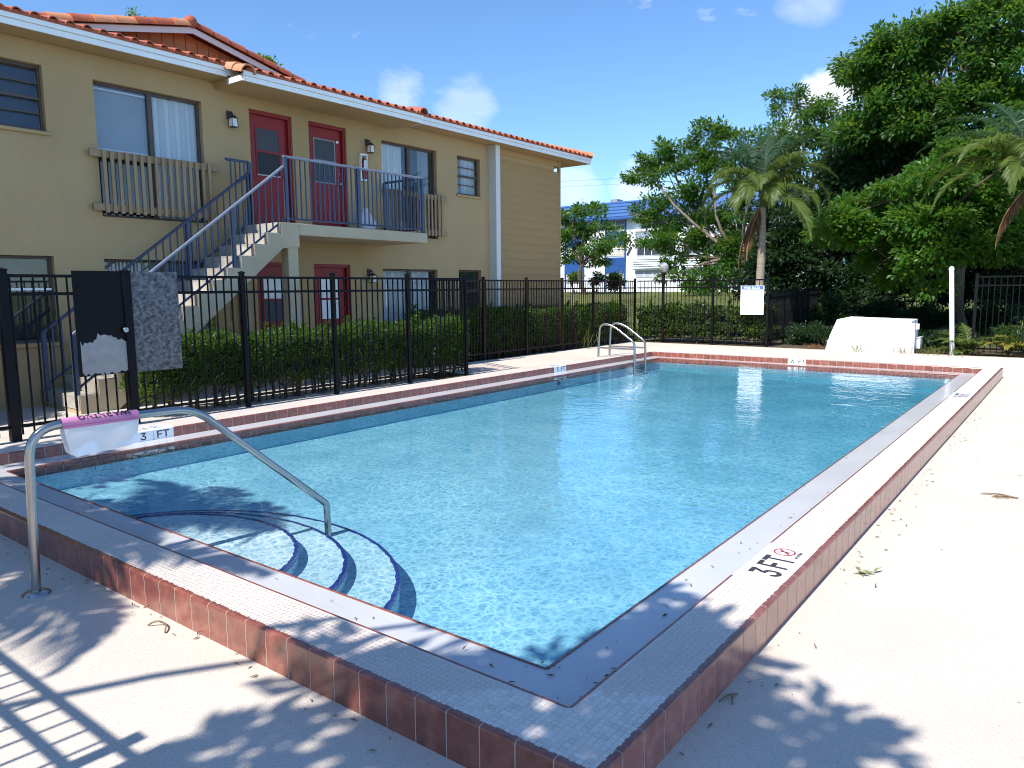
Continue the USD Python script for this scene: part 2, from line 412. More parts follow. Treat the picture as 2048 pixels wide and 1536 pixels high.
mat_leaf('frond_gold', [(.20, .19, .035), (.28, .22, .05), (.16, .20, .04)], rough=.45, tcol=(.30, .30, .06))
mat_leaf('grass_blade', [(.10, .12, .03), (.18, .18, .06), (.30, .25, .12)], rough=.6, tcol=(.2, .22, .05))
mat_leaf('dry_leaf', [(.20, .10, .05), (.30, .17, .08), (.36, .22, .11)], rough=.7, trans=.15, tcol=(.25, .14, .06))

# window glass: clear seen head-on, mirror-like at grazing angles
MAT['glass'] = usdkit.material(stage, R + 'glass', {
    'lw': ('layer_weight', {'blend': .5}), 'pw': ('math', {'math_type': 'power', 'value2': 5.0}), 'f': ('math', {'math_type': 'multiply_add', 'value2': .93, 'value3': .07}), 't': ('transparent_bsdf', {'color': (.88, .90, .91)}), 'g': ('glossy_bsdf', {'color': (.85, .85, .86), 'roughness': .015}), 'm': ('mix_closure', {})},
    [('lw.facing', 'pw.value1'), ('pw.value', 'f.value1'), ('f.value', 'm.fac'), ('t.BSDF', 'm.closure1'), ('g.BSDF', 'm.closure2')], surface='m.closure')
# flaking black paint over grey metal on the two gate panels
for nm, lo, hi, sc, st in (('peeling', .47, .53, 7.0, (1, 1, 1.0)), ('scuffed', .40, .66, 16.0, (1, 1.1, 1.3))):
    MAT[nm] = usdkit.material(stage, R + nm, {
        'g': ('geometry', {}), 'mp': ('mapping', {'scale': st}), 'n': ('noise_texture', {'scale': sc, 'detail': 8, 'roughness': .7, 'distortion': .3}),
        'mr': ('map_range', {'from_min': lo, 'from_max': hi, 'clamp': True}), 'x': ('mix_color', {'a': (.022, .022, .027), 'b': (.17, .172, .182)}),
        'p': ('principled_bsdf', {'roughness': .6})},
        [('g.position', 'mp.vector'), ('mp.vector', 'n.vector'), ('n.fac', 'mr.value'), ('mr.result', 'x.fac'), ('x.result', 'p.base_color')], surface='p.BSDF')
MAT['bare_metal'] = usdkit.material(stage, R + 'bare_metal', {
    'g': ('geometry', {}), 'n': ('noise_texture', {'scale': 9, 'detail': 6}), 'r': ('rgb_ramp', {'ramp': [(.3, (.19, .19, .188)), (.7, (.26, .256, .25))]}), 'p': ('principled_bsdf', {'roughness': .55})},
    [('g.position', 'n.vector'), ('n.fac', 'r.fac'), ('r.color', 'p.base_color')], surface='p.BSDF')

# pool water: rippled surface that mirrors at grazing angles; ripples gather the light that passes into bright threads
MAT['water'] = usdkit.material(stage, R + 'water', {
    'vol': ('absorption_volume', {'color': (.10, .76, .90), 'density': .50}),
    'g': ('geometry', {}),
    'wn': ('noise_texture', {'scale': 4.0, 'detail': 3, 'roughness': .55}), 'wv': ('vector_math', {'math_type': 'multiply_add', 'vector2': (.16, .16, .0)}),
    'mp': ('mapping', {'scale': (1, 1, 0)}),
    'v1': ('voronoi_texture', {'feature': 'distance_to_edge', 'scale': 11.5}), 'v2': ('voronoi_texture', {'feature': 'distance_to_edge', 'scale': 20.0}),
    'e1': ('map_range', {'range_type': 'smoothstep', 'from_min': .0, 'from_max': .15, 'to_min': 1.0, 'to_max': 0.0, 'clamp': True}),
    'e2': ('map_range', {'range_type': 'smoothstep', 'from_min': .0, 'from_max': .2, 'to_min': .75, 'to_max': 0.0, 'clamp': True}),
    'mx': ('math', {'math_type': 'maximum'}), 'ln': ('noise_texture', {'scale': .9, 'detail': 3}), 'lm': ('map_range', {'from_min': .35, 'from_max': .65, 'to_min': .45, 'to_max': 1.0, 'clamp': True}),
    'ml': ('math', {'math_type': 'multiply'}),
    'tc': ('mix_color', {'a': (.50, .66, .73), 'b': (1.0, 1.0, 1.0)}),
    'b1': ('noise_texture', {'scale': 5.5, 'detail': 3, 'roughness': .5, 'distortion': .5}), 'bm': ('mapping', {'scale': (1.0, 1.6, 1), 'rotation': (0, 0, .5)}),
    'b2': ('noise_texture', {'scale': 1.3, 'detail': 2}), 'ba': ('math', {'math_type': 'multiply_add', 'value2': .45}),
    'bp': ('bump', {'strength': .5, 'distance': .02}),
    'lw': ('layer_weight', {'blend': .5}), 'pw': ('math', {'math_type': 'power', 'value2': 4.6}), 'f': ('math', {'math_type': 'multiply_add', 'value2': .95, 'value3': .02}), 't': ('transparent_bsdf', {}), 'gl': ('glossy_bsdf', {'color': (.9, .95, 1), 'roughness': .02}), 'm': ('mix_closure', {})},
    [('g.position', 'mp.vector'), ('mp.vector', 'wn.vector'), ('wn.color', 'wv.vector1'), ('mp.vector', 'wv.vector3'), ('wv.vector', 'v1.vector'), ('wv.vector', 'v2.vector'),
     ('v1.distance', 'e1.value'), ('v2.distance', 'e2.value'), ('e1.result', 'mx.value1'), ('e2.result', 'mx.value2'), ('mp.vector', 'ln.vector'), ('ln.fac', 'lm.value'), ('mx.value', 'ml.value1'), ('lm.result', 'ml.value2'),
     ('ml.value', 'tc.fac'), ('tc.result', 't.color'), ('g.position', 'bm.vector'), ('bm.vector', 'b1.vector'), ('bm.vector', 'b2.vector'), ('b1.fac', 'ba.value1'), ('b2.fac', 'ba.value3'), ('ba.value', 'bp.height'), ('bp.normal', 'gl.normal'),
     ('lw.facing', 'pw.value1'), ('pw.value', 'f.value1'), ('f.value', 'm.fac'), ('t.BSDF', 'm.closure1'), ('gl.BSDF', 'm.closure2')], surface='m.closure', volume='vol.volume')
# ------------------------------------------------------------------ ground and deck
PW, PL, PG, PC, ZT, ZD = 5.89, 13.007, .33, .29, .10, -.082
OX, OY0, OY1, OL = PG + PC, -(PG + PC), PL + PG + PC, -PW - PG - .46


def lawn_z(x, y):
    t = np.clip((y - 22) / 38.0, 0, 1)
    return -.105 + 1.25 * t * t * (3 - 2 * t)


gx = np.array([-400, -200, -120, -80, -60, -45, -35, -28, -22, -17, -13, -10, -8, -6.4, .5, 2, 4, 7, 10, 14, 20, 30, 45, 70, 120, 250, 400.])
gy = np.array([-120, -60, -30, -15, -8, -4, -.45, 13.45, 16, 19, 22, 25, 28, 31, 34, 38, 42, 46, 50, 55, 60, 70, 90, 130, 200, 400, 800.])
X, Y = np.meshgrid(gx, gy, indexing='ij')
V = np.stack([X, Y, lawn_z(X, Y)], -1).reshape(-1, 3)
F = []
for i in range(len(gx) - 1):
    for j in range(len(gy) - 1):
        if gx[i] == -6.4 and gy[j] == -.45:
            continue
        a = i * len(gy) + j
        F += [[a, a + len(gy), a + len(gy) + 1], [a, a + len(gy) + 1, a + 1]]
obj('ground', (V, np.array(F)), 'grass', kind='structure', smooth=True)


def sheet(x0, x1, y0, y1, z):
    return quad((x0, y0, z), (x1, y0, z), (x1, y1, z), (x0, y1, z))


obj('pool_deck', join([sheet(-7.72, 12, -9, OY0 + .01, ZD), sheet(OX - .01, 12, OY0 + .01, OY1 - .01, ZD), sheet(-9.40, 12, OY1 - .01, 18.22, ZD),
                       sheet(-7.72, OL + .01, OY0 + .01, 8.62, ZD), sheet(-9.40, OL + .01, 8.62, OY1 - .01, ZD)]), 'deck', kind='structure')
obj('path', join([sheet(-10.6, -8.62, -9, 8.9, -.086), sheet(-8.62, -7.72, -9, 7.7, -.086)]), 'walkway', kind='structure')
obj('garden_bed', join([sheet(-8.62, -7.72, 7.7, 8.9, -.094), sheet(-10.6, -9.40, 8.9, 18.9, -.094), sheet(-9.40, 12, 18.22, 21.4, -.094)]), 'dirt', kind='structure')

# ------------------------------------------------------------------ swimming pool
pool = thing('swimming_pool', 'raised rectangular swimming pool with red tile edge and cream mosaic coping', 'pool', (0, 0, 0))
# basin
def fl(x, y):
    a, b = -x / PW, y / PL
    return -(.44 * (1 - a) * (1 - b) + .27 * a * (1 - b) + .36 * (1 - a) * b + .26 * a * b)


bxs, bys = np.linspace(-PW, 0, 9), np.linspace(0, PL, 17)
bas = []
for x0_, x1_ in zip(bxs[:-1], bxs[1:]):
    for y0_, y1_ in zip(bys[:-1], bys[1:]):
        bas.append(quad((x0_, y0_, fl(x0_, y0_)), (x1_, y0_, fl(x1_, y0_)), (x1_, y1_, fl(x1_, y1_)), (x0_, y1_, fl(x0_, y1_))))
for y0_, y1_ in zip(bys[:-1], bys[1:]):
    bas.append(quad((0, y0_, -.03), (0, y1_, -.03), (0, y1_, fl(0, y1_)), (0, y0_, fl(0, y0_))))
    bas.append(quad((-PW, y1_, -.03), (-PW, y0_, -.03), (-PW, y0_, fl(-PW, y0_)), (-PW, y1_, fl(-PW, y1_))))
for x0_, x1_ in zip(bxs[:-1], bxs[1:]):
    bas.append(quad((x0_, 0, -.03), (x1_, 0, -.03), (x1_, 0, fl(x1_, 0)), (x0_, 0, fl(x0_, 0))))
    bas.append(quad((x1_, PL, -.03), (x0_, PL, -.03), (x0_, PL, fl(x0_, PL)), (x1_, PL, fl(x1_, PL))))
obj('basin', join(bas), 'pool_plaster', pool)
# gutter ring
i4 = [(-PW, 0), (0, 0), (0, PL), (-PW, PL)]
o4 = [(-PW - PG, -PG), (PG, -PG), (PG, PL + PG), (-PW - PG, PL + PG)]
obj('gutter', join([quad((*o4[k], -.004), (*o4[(k + 1) % 4], -.004), (*i4[(k + 1) % 4], -.006), (*i4[k], -.006)) for k in range(4)]), 'gutter', pool)
# coping core
core = []
for (x0, x1, y0, y1) in ((OL + .01, OX - .01, OY0 + .01, -PG - .008), (OL + .01, OX - .01, PL + PG + .008, OY1 - .01), (OL + .01, -PW - PG - .008, -PG - .008, PL + PG + .008), (PG + .008, OX - .01, -PG - .008, PL + PG + .008)):
    core.append(box(x0, x1, y0, y1, -.30, ZT - .0028))
cop = obj('coping', join(core), 'grout', pool)


def prof_tile(face_z, top_z, r=.013, lap=.022, th=.009):
    """Section of a bullnose tile: d is outwards from the wall, z up."""
    P = [(0, face_z), (th, face_z), (th, top_z - r)]
    for t in np.linspace(0, PI / 2, 6)[1:]:
        P.append((th - r + r * math.cos(t), top_z - r + r * math.sin(t)))
    P += [(-lap, top_z), (-lap, top_z - .009), (0, top_z - .009)]
    return P


def tile_along(P, o, along, out, s0, s1):
    """Extrude section P: origin o, run direction 'along', outward direction 'out'."""
    along = np.array([*along, 0.]); out = np.array([*out, 0.])
    n = len(P)
    v = []
    for s in (s0, s1):
        for d, z in P:
            v.append(np.array([*o, 0.]) + along * s + out * d + np.array([0, 0, z]))
    f = []
    flip = np.cross(along, out)[2] < 0
    for k in range(n):
        q = [k, (k + 1) % n, n + (k + 1) % n, n + k]
        f += [[q[0], q[1], q[2]], [q[0], q[2], q[3]]]
    import trimesh
    from shapely.geometry import Polygon
    _, cap = trimesh.creation.triangulate_polygon(Polygon(P), engine='earcut')
    f += [list(t) for t in cap] + [[n + t[0], n + t[2], n + t[1]] for t in cap]
    f = np.array(f)
    return np.array(v), (f if not flip else f[:, ::-1])


CAPS = {}


def run_tiles(name, P, o, along, out, length, pitch=.1545, gap=.0052, single=True, skip=(), label=None, mat='red_tile'):
    n = int(round(length / pitch))
    pitch = length / n
    many = []
    for k in range(n):
        s0, s1 = k * pitch + gap / 2, (k + 1) * pitch - gap / 2
        if any(a < (s0 + s1) / 2 < b for a, b in skip):
            continue
        m = tile_along(P, o, along, out, s0, s1)
        if single:
            obj(name, m, mat, pool)
        else:
            many.append(m)
    if many:
        obj(name, join(many), mat, pool, kind='stuff')


RP = prof_tile(ZD - .03, ZT)
run_tiles('riser_tile', RP, (OX - .008, OY0 + .009), (-1, 0), (0, -1), OX - .008 - OL)
run_tiles('riser_tile', RP, (OX - .009, OY0 + .008), (0, 1), (1, 0), OY1 - OY0 - .016)
IP = prof_tile(-.012, ZT)
IP2 = prof_tile(-.012, ZT, .006, .004)
run_tiles('inner_face_tile', IP, (-PW - PG - .009, -PG - .009), (0, 1), (1, 0), PL + 2 * PG, skip=((1.28 + PG, 1.74 + PG), (9.24 + PG, 9.66 + PG)))
run_tiles('inner_face_tile', IP, (-PW - PG, PL + PG + .009), (1, 0), (0, -1), PW + 2 * PG, skip=((-3.12 + PW + PG, -2.76 + PW + PG),))
run_tiles('coping_edge_tile', IP2, (PG + .009, -PG), (0, 1), (-1, 0), PL + 2 * PG, single=False, skip=((1.25 + PG, 1.86 + PG), (9.0 + PG, 9.6 + PG)))
run_tiles('coping_edge_tile', IP2, (PG, -PG - .009), (-1, 0), (0, 1), PW + 2 * PG, single=False)
LP = prof_tile(-.10, 0.0, .010, .020)
LP2 = prof_tile(-.10, 0.0, .004, .003)
run_tiles('gutter_lip_tile', LP, (-PW - .006, 0), (0, 1), (1, 0), PL)
run_tiles('gutter_lip_tile', LP, (-PW, PL + .006), (1, 0), (0, -1), PW)
run_tiles('gutter_edge_trim', LP2, (.006, 0), (0, 1), (-1, 0), PL, single=False)
run_tiles('gutter_edge_trim', LP2, (0, -.006), (-1, 0), (0, 1), PW, single=False)
# pale mortar joints, a hair below the tile faces
def mortar(face_z, o, along, out, length):
    P = prof_tile(face_z, ZT - .0011, .0125, .021, .009 - .0011)
    obj('tile_joint', tile_along(P, o, along, out, .004, length - .004), 'tile_grout', pool)


mortar(ZD - .03, (OX - .008, OY0 + .009), (-1, 0), (0, -1), OX - .008 - OL)
mortar(ZD - .03, (OX - .009, OY0 + .008), (0, 1), (1, 0), OY1 - OY0 - .016)
mortar(-.012, (-PW - PG - .009, -PG - .009), (0, 1), (1, 0), PL + 2 * PG)
mortar(-.012, (-PW - PG, PL + PG + .009), (1, 0), (0, -1), PW + 2 * PG)

# mosaic chips on the coping
PIT, CH = .0262, .0043
MARK = [(.335, .600, 1.27, 1.85), (.335, .600, 9.02, 9.62), (-6.52, -6.24, 1.27, 1.75), (-6.5, -6.24, 9.23, 9.67), (-3.14, -2.74, 13.36, 13.6)]
cells = []
rg = np.random.default_rng(11)


def chips(x0, x1, y0, y1):
    nx, ny = int((x1 - x0) / PIT), int((y1 - y0) / PIT)
    px, py = (x1 - x0) / nx, (y1 - y0) / ny
    xs = x0 + (np.arange(nx) + .5) * px; yy = y0 + (np.arange(ny) + .5) * py
    A, B = np.meshgrid(xs, yy, indexing='ij')
    return np.stack([A.ravel(), B.ravel()], 1)


e = .024
cells = np.vstack([chips(OL, OX - e, OY0 + e, -PG - e), chips(PG + e, OX - e, -PG - e, OY1), chips(OL, -PW - PG - e, -PG - e, OY1), chips(-PW - PG - e, PG + e, PL + PG + e, OY1)])
for (a, b, c_, d_) in MARK:
    cells = cells[~((cells[:, 0] > a - .012) & (cells[:, 0] < b + .012) & (cells[:, 1] > c_ - .012) & (cells[:, 1] < d_ + .012))]
cells = cells[np.argsort(np.hypot(cells[:, 0] - CAM[0], cells[:, 1] - CAM[1]))]


def chip_mesh(c):
    n = len(c)
    h = .0113
    z = ZT + rg.uniform(-.0006, .0006, n)
    tilt = rg.uniform(-.0004, .0004, (n, 4))
    q = [(-1, -1), (1, -1), (1, 1), (-1, 1)]
    top = np.stack([np.stack([c[:, 0] + a * h * .93, c[:, 1] + b * h * .93, z + tilt[:, k]], 1) for k, (a, b) in enumerate(q)], 1)
    bot = np.stack([np.stack([c[:, 0] + a * h, c[:, 1] + b * h, np.full(n, ZT - .0034)], 1) for a, b in q], 1)
    v = np.concatenate([top, bot], 1).reshape(-1, 3)
    k = np.arange(n) * 8
    f = [np.stack([k, k + 1, k + 2], 1), np.stack([k, k + 2, k + 3], 1)]
    for a in range(4):
        b = (a + 1) % 4
        f += [np.stack([k + 4 + a, k + 4 + b, k + b], 1), np.stack([k + 4 + a, k + b, k + a], 1)]
    return v, np.vstack(f)


for c_ in cells[:300]:
    obj('mosaic_chip', chip_mesh(c_[None]), 'mosaic_chip', cop)
obj('mosaic_field', chip_mesh(cells[300:]), 'mosaic', cop, kind='stuff')

# curved entry steps under the water
SC, SY = (-2.882, -.176), .834
for k, (r, zt) in enumerate(((1.645, -.23), (1.286, -.15), (.947, -.07))):
    t0 = math.asin(min(1, (.001 - SC[1]) / (r * SY)))
    a = np.linspace(t0, PI - t0, 49)
    ring = [(SC[0] + r * math.cos(t), SC[1] + r * SY * math.sin(t)) for t in a]
    st = obj('pool_step', extrude(ring, 2, -.5, zt), 'step_plaster', pool)
    band = []
    for i in range(48):
        (x0, y0), (x1, y1) = ring[i], ring[i + 1]
        n0 = np.array([x0 - SC[0], (y0 - SC[1]) / SY ** 2]); n0 /= np.hypot(*n0); n1 = np.array([x1 - SC[0], (y1 - SC[1]) / SY ** 2]); n1 /= np.hypot(*n1)
        A = lambda p, n, d, z: (p[0] + n[0] * d, p[1] + n[1] * d, z)
        wob = .006 * math.sin(i * 2.3 + k)
        band.append(quad(A((x0, y0), n0, -.022 + wob, zt + .004), A((x0, y0), n0, .004, zt + .004), A((x1, y1), n1, .004, zt + .004), A((x1, y1), n1, -.022 - wob, zt + .004)))
        band.append(quad(A((x0, y0), n0, .004, zt + .004), A((x0, y0), n0, .004, zt - .026), A((x1, y1), n1, .004, zt - .026), A((x1, y1), n1, .004, zt + .004)))
    obj('nosing', join(band), 'blue_tile', st)
# wall fittings below the water
obj('return_fitting', moved(frame_to(lathe([(.001, .01), (.05, .01), (.055, 0)], 20), (0, 0, 0), (0, 1, 0), (0, 0, 1)), (-PW + .002, 8.9, -.13)), 'blue_rail', pool)
obj('return_fitting', moved(frame_to(lathe([(.001, .01), (.07, .01), (.075, 0)], 20), (0, 0, 0), (-1, 0, 0), (0, 0, 1)), (-2.95, PL - .002, -.12)), 'blue_rail', pool)

# depth markers set into the coping
def marker(name, plate, mats, letters, label):
    p = obj(name, plate, mats, pool, label=label)
    for m, c in letters:
        obj('lettering', m, c, p)
    return p


def glyphs(s, h, o, ex, ey, sx=.75):
    return frame_to(text(s, h, .0012, True), o, ex, ey, sx, 1.0)


zt = ZT + .0016
cx, cy = .455, 1.715
ringv = []
for rr in ((.050, .060),):
    a = np.linspace(0, 2 * PI, 33)
    for i in range(32):
        c0, s0, c1, s1 = math.cos(a[i]), math.sin(a[i]), math.cos(a[i + 1]), math.sin(a[i + 1])
        ringv.append(quad((cx + rr[0] * c0, cy + rr[0] * s0, zt + .0012), (cx + rr[1] * c0, cy + rr[1] * s0, zt + .0012), (cx + rr[1] * c1, cy + rr[1] * s1, zt + .0012), (cx + rr[0] * c1, cy + rr[0] * s1, zt + .0012)))
ringv.append(quad((cx - .044, cy + .036, zt + .0014), (cx - .036, cy + .044, zt + .0014), (cx + .044, cy - .036, zt + .0014), (cx + .036, cy - .044, zt + .0014)))
diver = [quad((cx + .03, cy - .012, zt + .001), (cx + .03, cy - .004, zt + .001), (cx - .028, cy + .012, zt + .001), (cx - .028, cy + .004, zt + .001)),
         quad((cx + .002, cy - .004, zt + .0009), (cx + .030, cy + .018, zt + .0009), (cx + .026, cy + .024, zt + .0009), (cx - .002, cy + .004, zt + .0009)),
         quad((cx - .014, cy + .000, zt + .0008), (cx - .030, cy - .020, zt + .0008), (cx - .025, cy - .024, zt + .0008), (cx - .009, cy - .004, zt + .0008))]
marker('depth_marker', cbox(.345, .592, 1.28, 1.84, ZT - .006, zt, .0015), 'marker_white',
       [(glyphs('3', .155, (.545, 1.305, zt), (0, 1, 0), (-1, 0, 0), .72), 'ink'), (glyphs('FT', .155, (.545, 1.435, zt), (0, 1, 0), (-1, 0, 0), .72), 'ink'),
        (join(ringv), 'ink_red'), (join(diver), 'ink'), (glyphs('NO DIVING', .016, (.545, 1.645, zt), (0, 1, 0), (-1, 0, 0), .9), 'ink')], 'white depth tile reading 3 FT with a red no diving sign')
marker('depth_marker', cbox(.345, .592, 9.03, 9.61, ZT - .006, zt, .0015), 'marker_white',
       [(glyphs('5', .155, (.545, 9.08, zt), (0, 1, 0), (-1, 0, 0), .72), 'ink'), (glyphs('FT', .155, (.545, 9.25, zt), (0, 1, 0), (-1, 0, 0), .72), 'ink')], 'white depth tile reading 5 FT on the coping top')
fx = -PW - PG + .0025
for (y0, y1, s) in ((1.285, 1.735, '3'), (9.245, 9.655, '5')):
    w = y1 - y0
    marker('depth_marker', join([cbox(fx - .01, fx, y0, y0 + w / 2 - .003, -.012, ZT + .001, .002), cbox(fx - .01, fx, y0 + w / 2 + .003, y1, -.012, ZT + .001, .002)]), 'marker_white',
           [(glyphs(s, .075, (fx, y0 + .075, .012), (0, 1, 0), (0, 0, 1), 1.1), 'ink'), (glyphs('FT', .075, (fx, y0 + w * .56, .012), (0, 1, 0), (0, 0, 1), 1.15), 'ink')], f'white tiles reading {s} FT on the inner pool edge by the hedge')
    marker('depth_marker', cbox(-6.50, fx - .012, y0 + .01, y1 - .01, ZT - .006, zt, .0015), 'marker_white',
           [(glyphs(s, .13, (-6.46, y1 - .07, zt), (0, -1, 0), (1, 0, 0), .9), 'ink_grey'), (glyphs('FT', .13, (-6.46, y1 - .2, zt), (0, -1, 0), (1, 0, 0), .9), 'ink_grey')], f'worn coping tile reading {s} FT towards the fence')
fy = PL + PG - .0025
marker('depth_marker', join([cbox(-3.12, -2.943, fy, fy + .01, -.012, ZT + .001, .002), cbox(-2.937, -2.76, fy, fy + .01, -.012, ZT + .001, .002)]), 'marker_white',
       [(glyphs('6', .08, (-3.065, fy, .010), (1, 0, 0), (0, 0, 1), 1.1), 'ink'), (glyphs('FT', .08, (-2.915, fy, .010), (1, 0, 0), (0, 0, 1), 1.05), 'ink')], 'white tiles reading 6 FT on the far pool edge')

# the water body
wz = -.021
wv = box(-PW - .004, .004, -.004, PL + .004, -1.6, wz)
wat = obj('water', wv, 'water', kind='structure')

# ------------------------------------------------------------------ stair handrail with its hanging sign
hx = -2.85
hr = thing('handrail', 'bent stainless steel pool handrail rising from the deck into the steps', 'handrail', (hx, -.90, ZD))
hp = fillet([(hx, -.90, ZD + .005), (hx, -.868, .857), (hx + .085, .045, .855), (hx + .172, .94, .062), (hx + .185, .985, .015), (hx + .19, .985, -.30)], [.17, .13, .04, .03], 9)
obj('rail_pipe', shift(tube(hp, .0245, 16), (hx, -.90, ZD)), 'steel', hr, smooth=40)
obj('base_flange', shift(moved(lathe([(.001, .021), (.038, .021), (.05, .018), (.068, .009), (.073, 0)], 28), (hx, -.90, ZD)), (hx, -.90, ZD)), 'steel', hr, smooth=40)
sg = thing('hanging_sign', 'white plastic sign folded over the pool handrail with a pink warning strip', 'sign', (hx, -.4, .85))
ya, yb = -.71, -.30
za = lambda y: .861
n = 13
sheetv = []
ycs = np.linspace(ya, yb, n)
drop = []
for y in ycs:
    s = (y - ya) / (yb - ya)
    ins = .05 * min(1, 1)
    drop.append(.205 - .03 * s)


def drape(side, zfrac0, zfrac1, off):
    v, f = [], []
    for i, y in enumerate(ycs):
        for j in range(7):
            t = zfrac0 + (zfrac1 - zfrac0) * j / 6
            dd = drop[i] * t
            s = (y - ya) / (yb - ya) * 2 - 1
            yy = y - s * .028 * t
            corner = max(0, abs(s) - .82) / .18
            dd2 = dd * (1 - .14 * corner ** 2 * (t > .55) * t)
            bulge = .029 + off + .004 * math.sin(t * 2.5) + .001 * math.sin(y * 21 + t * 4)
            v.append((hx + .093 * (y + .868) / .913 + side * bulge, yy, za(y) + .004 - dd2))
    for i in range(n - 1):
        for j in range(6):
            a = i * 7 + j
            f += [[a, a + 7, a + 8], [a, a + 8, a + 1]]
    return np.array(v), np.array(f)


cap_v = []
for i, y in enumerate(ycs):
    for t in np.linspace(0, PI, 9):
        cap_v.append((hx + .093 * (y + .868) / .913 + .030 * math.cos(t), y, za(y) + .030 * math.sin(t) - .001))
cap_f = []
for i in range(n - 1):
    for j in range(8):
        a = i * 9 + j
        cap_f += [[a, a + 9, a + 10], [a, a + 10, a + 1]]
loc = (hx, -.4, .85)
obj('panel', shift(join([drape(1, 0.0, 1, 0), drape(-1, 0.0, 1, 0)]), loc), 'sign_white', sg, smooth=40)
obj('header_strip', shift(join([(np.array(cap_v) + [0, 0, .0015], np.array(cap_f)), drape(1, 0, .17, .002)]), loc), 'sign_pink', sg, smooth=40)
obj('header_line', shift(drape(1, .085, .10, .0035), loc), 'ink_pink', sg)
tx = frame_to(text('WARNING', .030, .0008, True), (hx + .008, yb - .045, za(-.4) + .0325), (0, -1, 0), (.86, 0, -.05), 1.38, 1.0)
tv = tx[0].copy()
dx = tv[:, 0] - hx - .004
tv[:, 0] = hx + .093 * (tv[:, 1] + .868) / .913 + np.clip(dx, -.029, .029)
tv[:, 2] = .861 + .0012 + np.sqrt(np.maximum(.0312 ** 2 - np.clip(dx, -.029, .029) ** 2, 0)) + .0006
obj('lettering', shift((tv, tx[1]), loc), 'ink', sg)

# ------------------------------------------------------------------ pool ladder
ld = thing('pool_ladder', 'polished steel pool ladder at the far corner of the pool', 'ladder', (-6.5, 11.8, ZT))
for y in (11.55, 12.03):
    # back leg stands on the coping, front leg goes into the water
    pth = fillet([(-6.62, y, ZT - .004), (-6.60, y, .83), (-6.28, y, .80), (-5.76, y, .45), (-5.74, y, .33), (-5.74, y, -.27)], [.2, .2, .10, .10], 9)
    obj('rail_pipe', shift(tube(pth, .0235, 12), (-6.5, 11.8, ZT)), 'steel', ld, smooth=40)
    obj('brace', shift(tube([(-6.62, y, .30), (-5.742, y, .30)], .019, 10), (-6.5, 11.8, ZT)), 'steel', ld, smooth=40)
for z in (-.075, -.125, -.175):
    obj('rung', shift(cbox(-5.80, -5.70, 11.57, 12.01, z - .009, z + .009, .003), (-6.5, 11.8, ZT)), 'blue_rail', ld)
# ------------------------------------------------------------------ the apartment building along the pool
import manifold3d as m3
BX = -10.5
bld = thing('apartment_building', 'two storey tan stucco apartment building with red barrel tile roof and red doors', 'building', (0, 0, 0))


def mcube(x0, x1, y0, y1, z0, z1):
    return m3.Manifold.cube([x1 - x0, y1 - y0, z1 - z0]).translate([x0, y0, z0])


UP0 = 2.75
WIN = {  # y0, y1, z0, z1
    'A': (.95, 2.40, 3.91, 4.84), 'B': (3.10, 4.86, UP0, 4.79), 'C': (8.98, 10.70, UP0, 4.77), 'D': (11.42, 12.28, 3.86, 4.77),
    'GA': (.55, 2.35, .85, 2.12), 'GB': (3.07, 4.90, .0, 2.10), 'GC': (8.92, 10.66, .0, 2.04), 'GD': (11.42, 12.27, 1.0, 2.05)}
DOOR = {'1': (5.78, 6.70, UP0, 4.845), '2': (7.085, 8.02, UP0, 4.845), 'G1': (5.78, 6.70, .02, 2.115), 'G2': (7.08, 8.01, .02, 2.105)}
wall = mcube(BX - .3, BX, -9, 12.62, -.15, 5.16)
for (a, b, c, d) in list(WIN.values()) + list(DOOR.values()):
    wall -= mcube(BX - .2, BX + .1, a, b, c, d)
obj('wall', wall, 'stucco', bld)
obj('wall', join([box(-21, BX - .302, -9, -8.7, -.15, 5.16), box(-21, -20.7, -8.7, 15.8, -.15, 5.16), box(-20.7, BX - .2, 15.5, 15.83, -.15, 5.16)]), 'stucco', bld)
# horizontal boards at the far end of the facade, each board its own piece
zb = 5.03
k = 0
edges = np.arange(-.12, 5.06, .2075)
for k in range(len(edges) - 1):
    z0, z1 = edges[k], edges[k + 1]
    lip = .012
    obj('siding_board', hull([(BX - .03, 12.80, z0), (BX - .03, 12.80, z1 + .004), (BX - .03, 15.84, z0), (BX - .03, 15.84, z1 + .004), (BX + lip, 12.80, z0 + .006), (BX + lip, 15.84, z0 + .006), (BX + .004, 12.80, z0), (BX + .004, 15.84, z0),
                              (BX - .004, 12.80, z1), (BX - .004, 15.84, z1)]), 'siding', bld)
obj('siding_board', box(BX - .03, BX, 12.8, 15.84, 5.02, 5.16), 'siding', bld)
obj('wall_backing', box(BX - .3, BX - .034, 12.62, 15.6, -.15, 5.16), 'siding', bld)
obj('corner_board', cbox(BX - .06, BX + .024, 15.80, 15.87, -.12, 5.16, .004), 'siding', bld)
obj('pilaster', cbox(BX - .02, BX + .235, 12.62, 12.80, -.12, 5.162, .006), 'pilaster', bld)


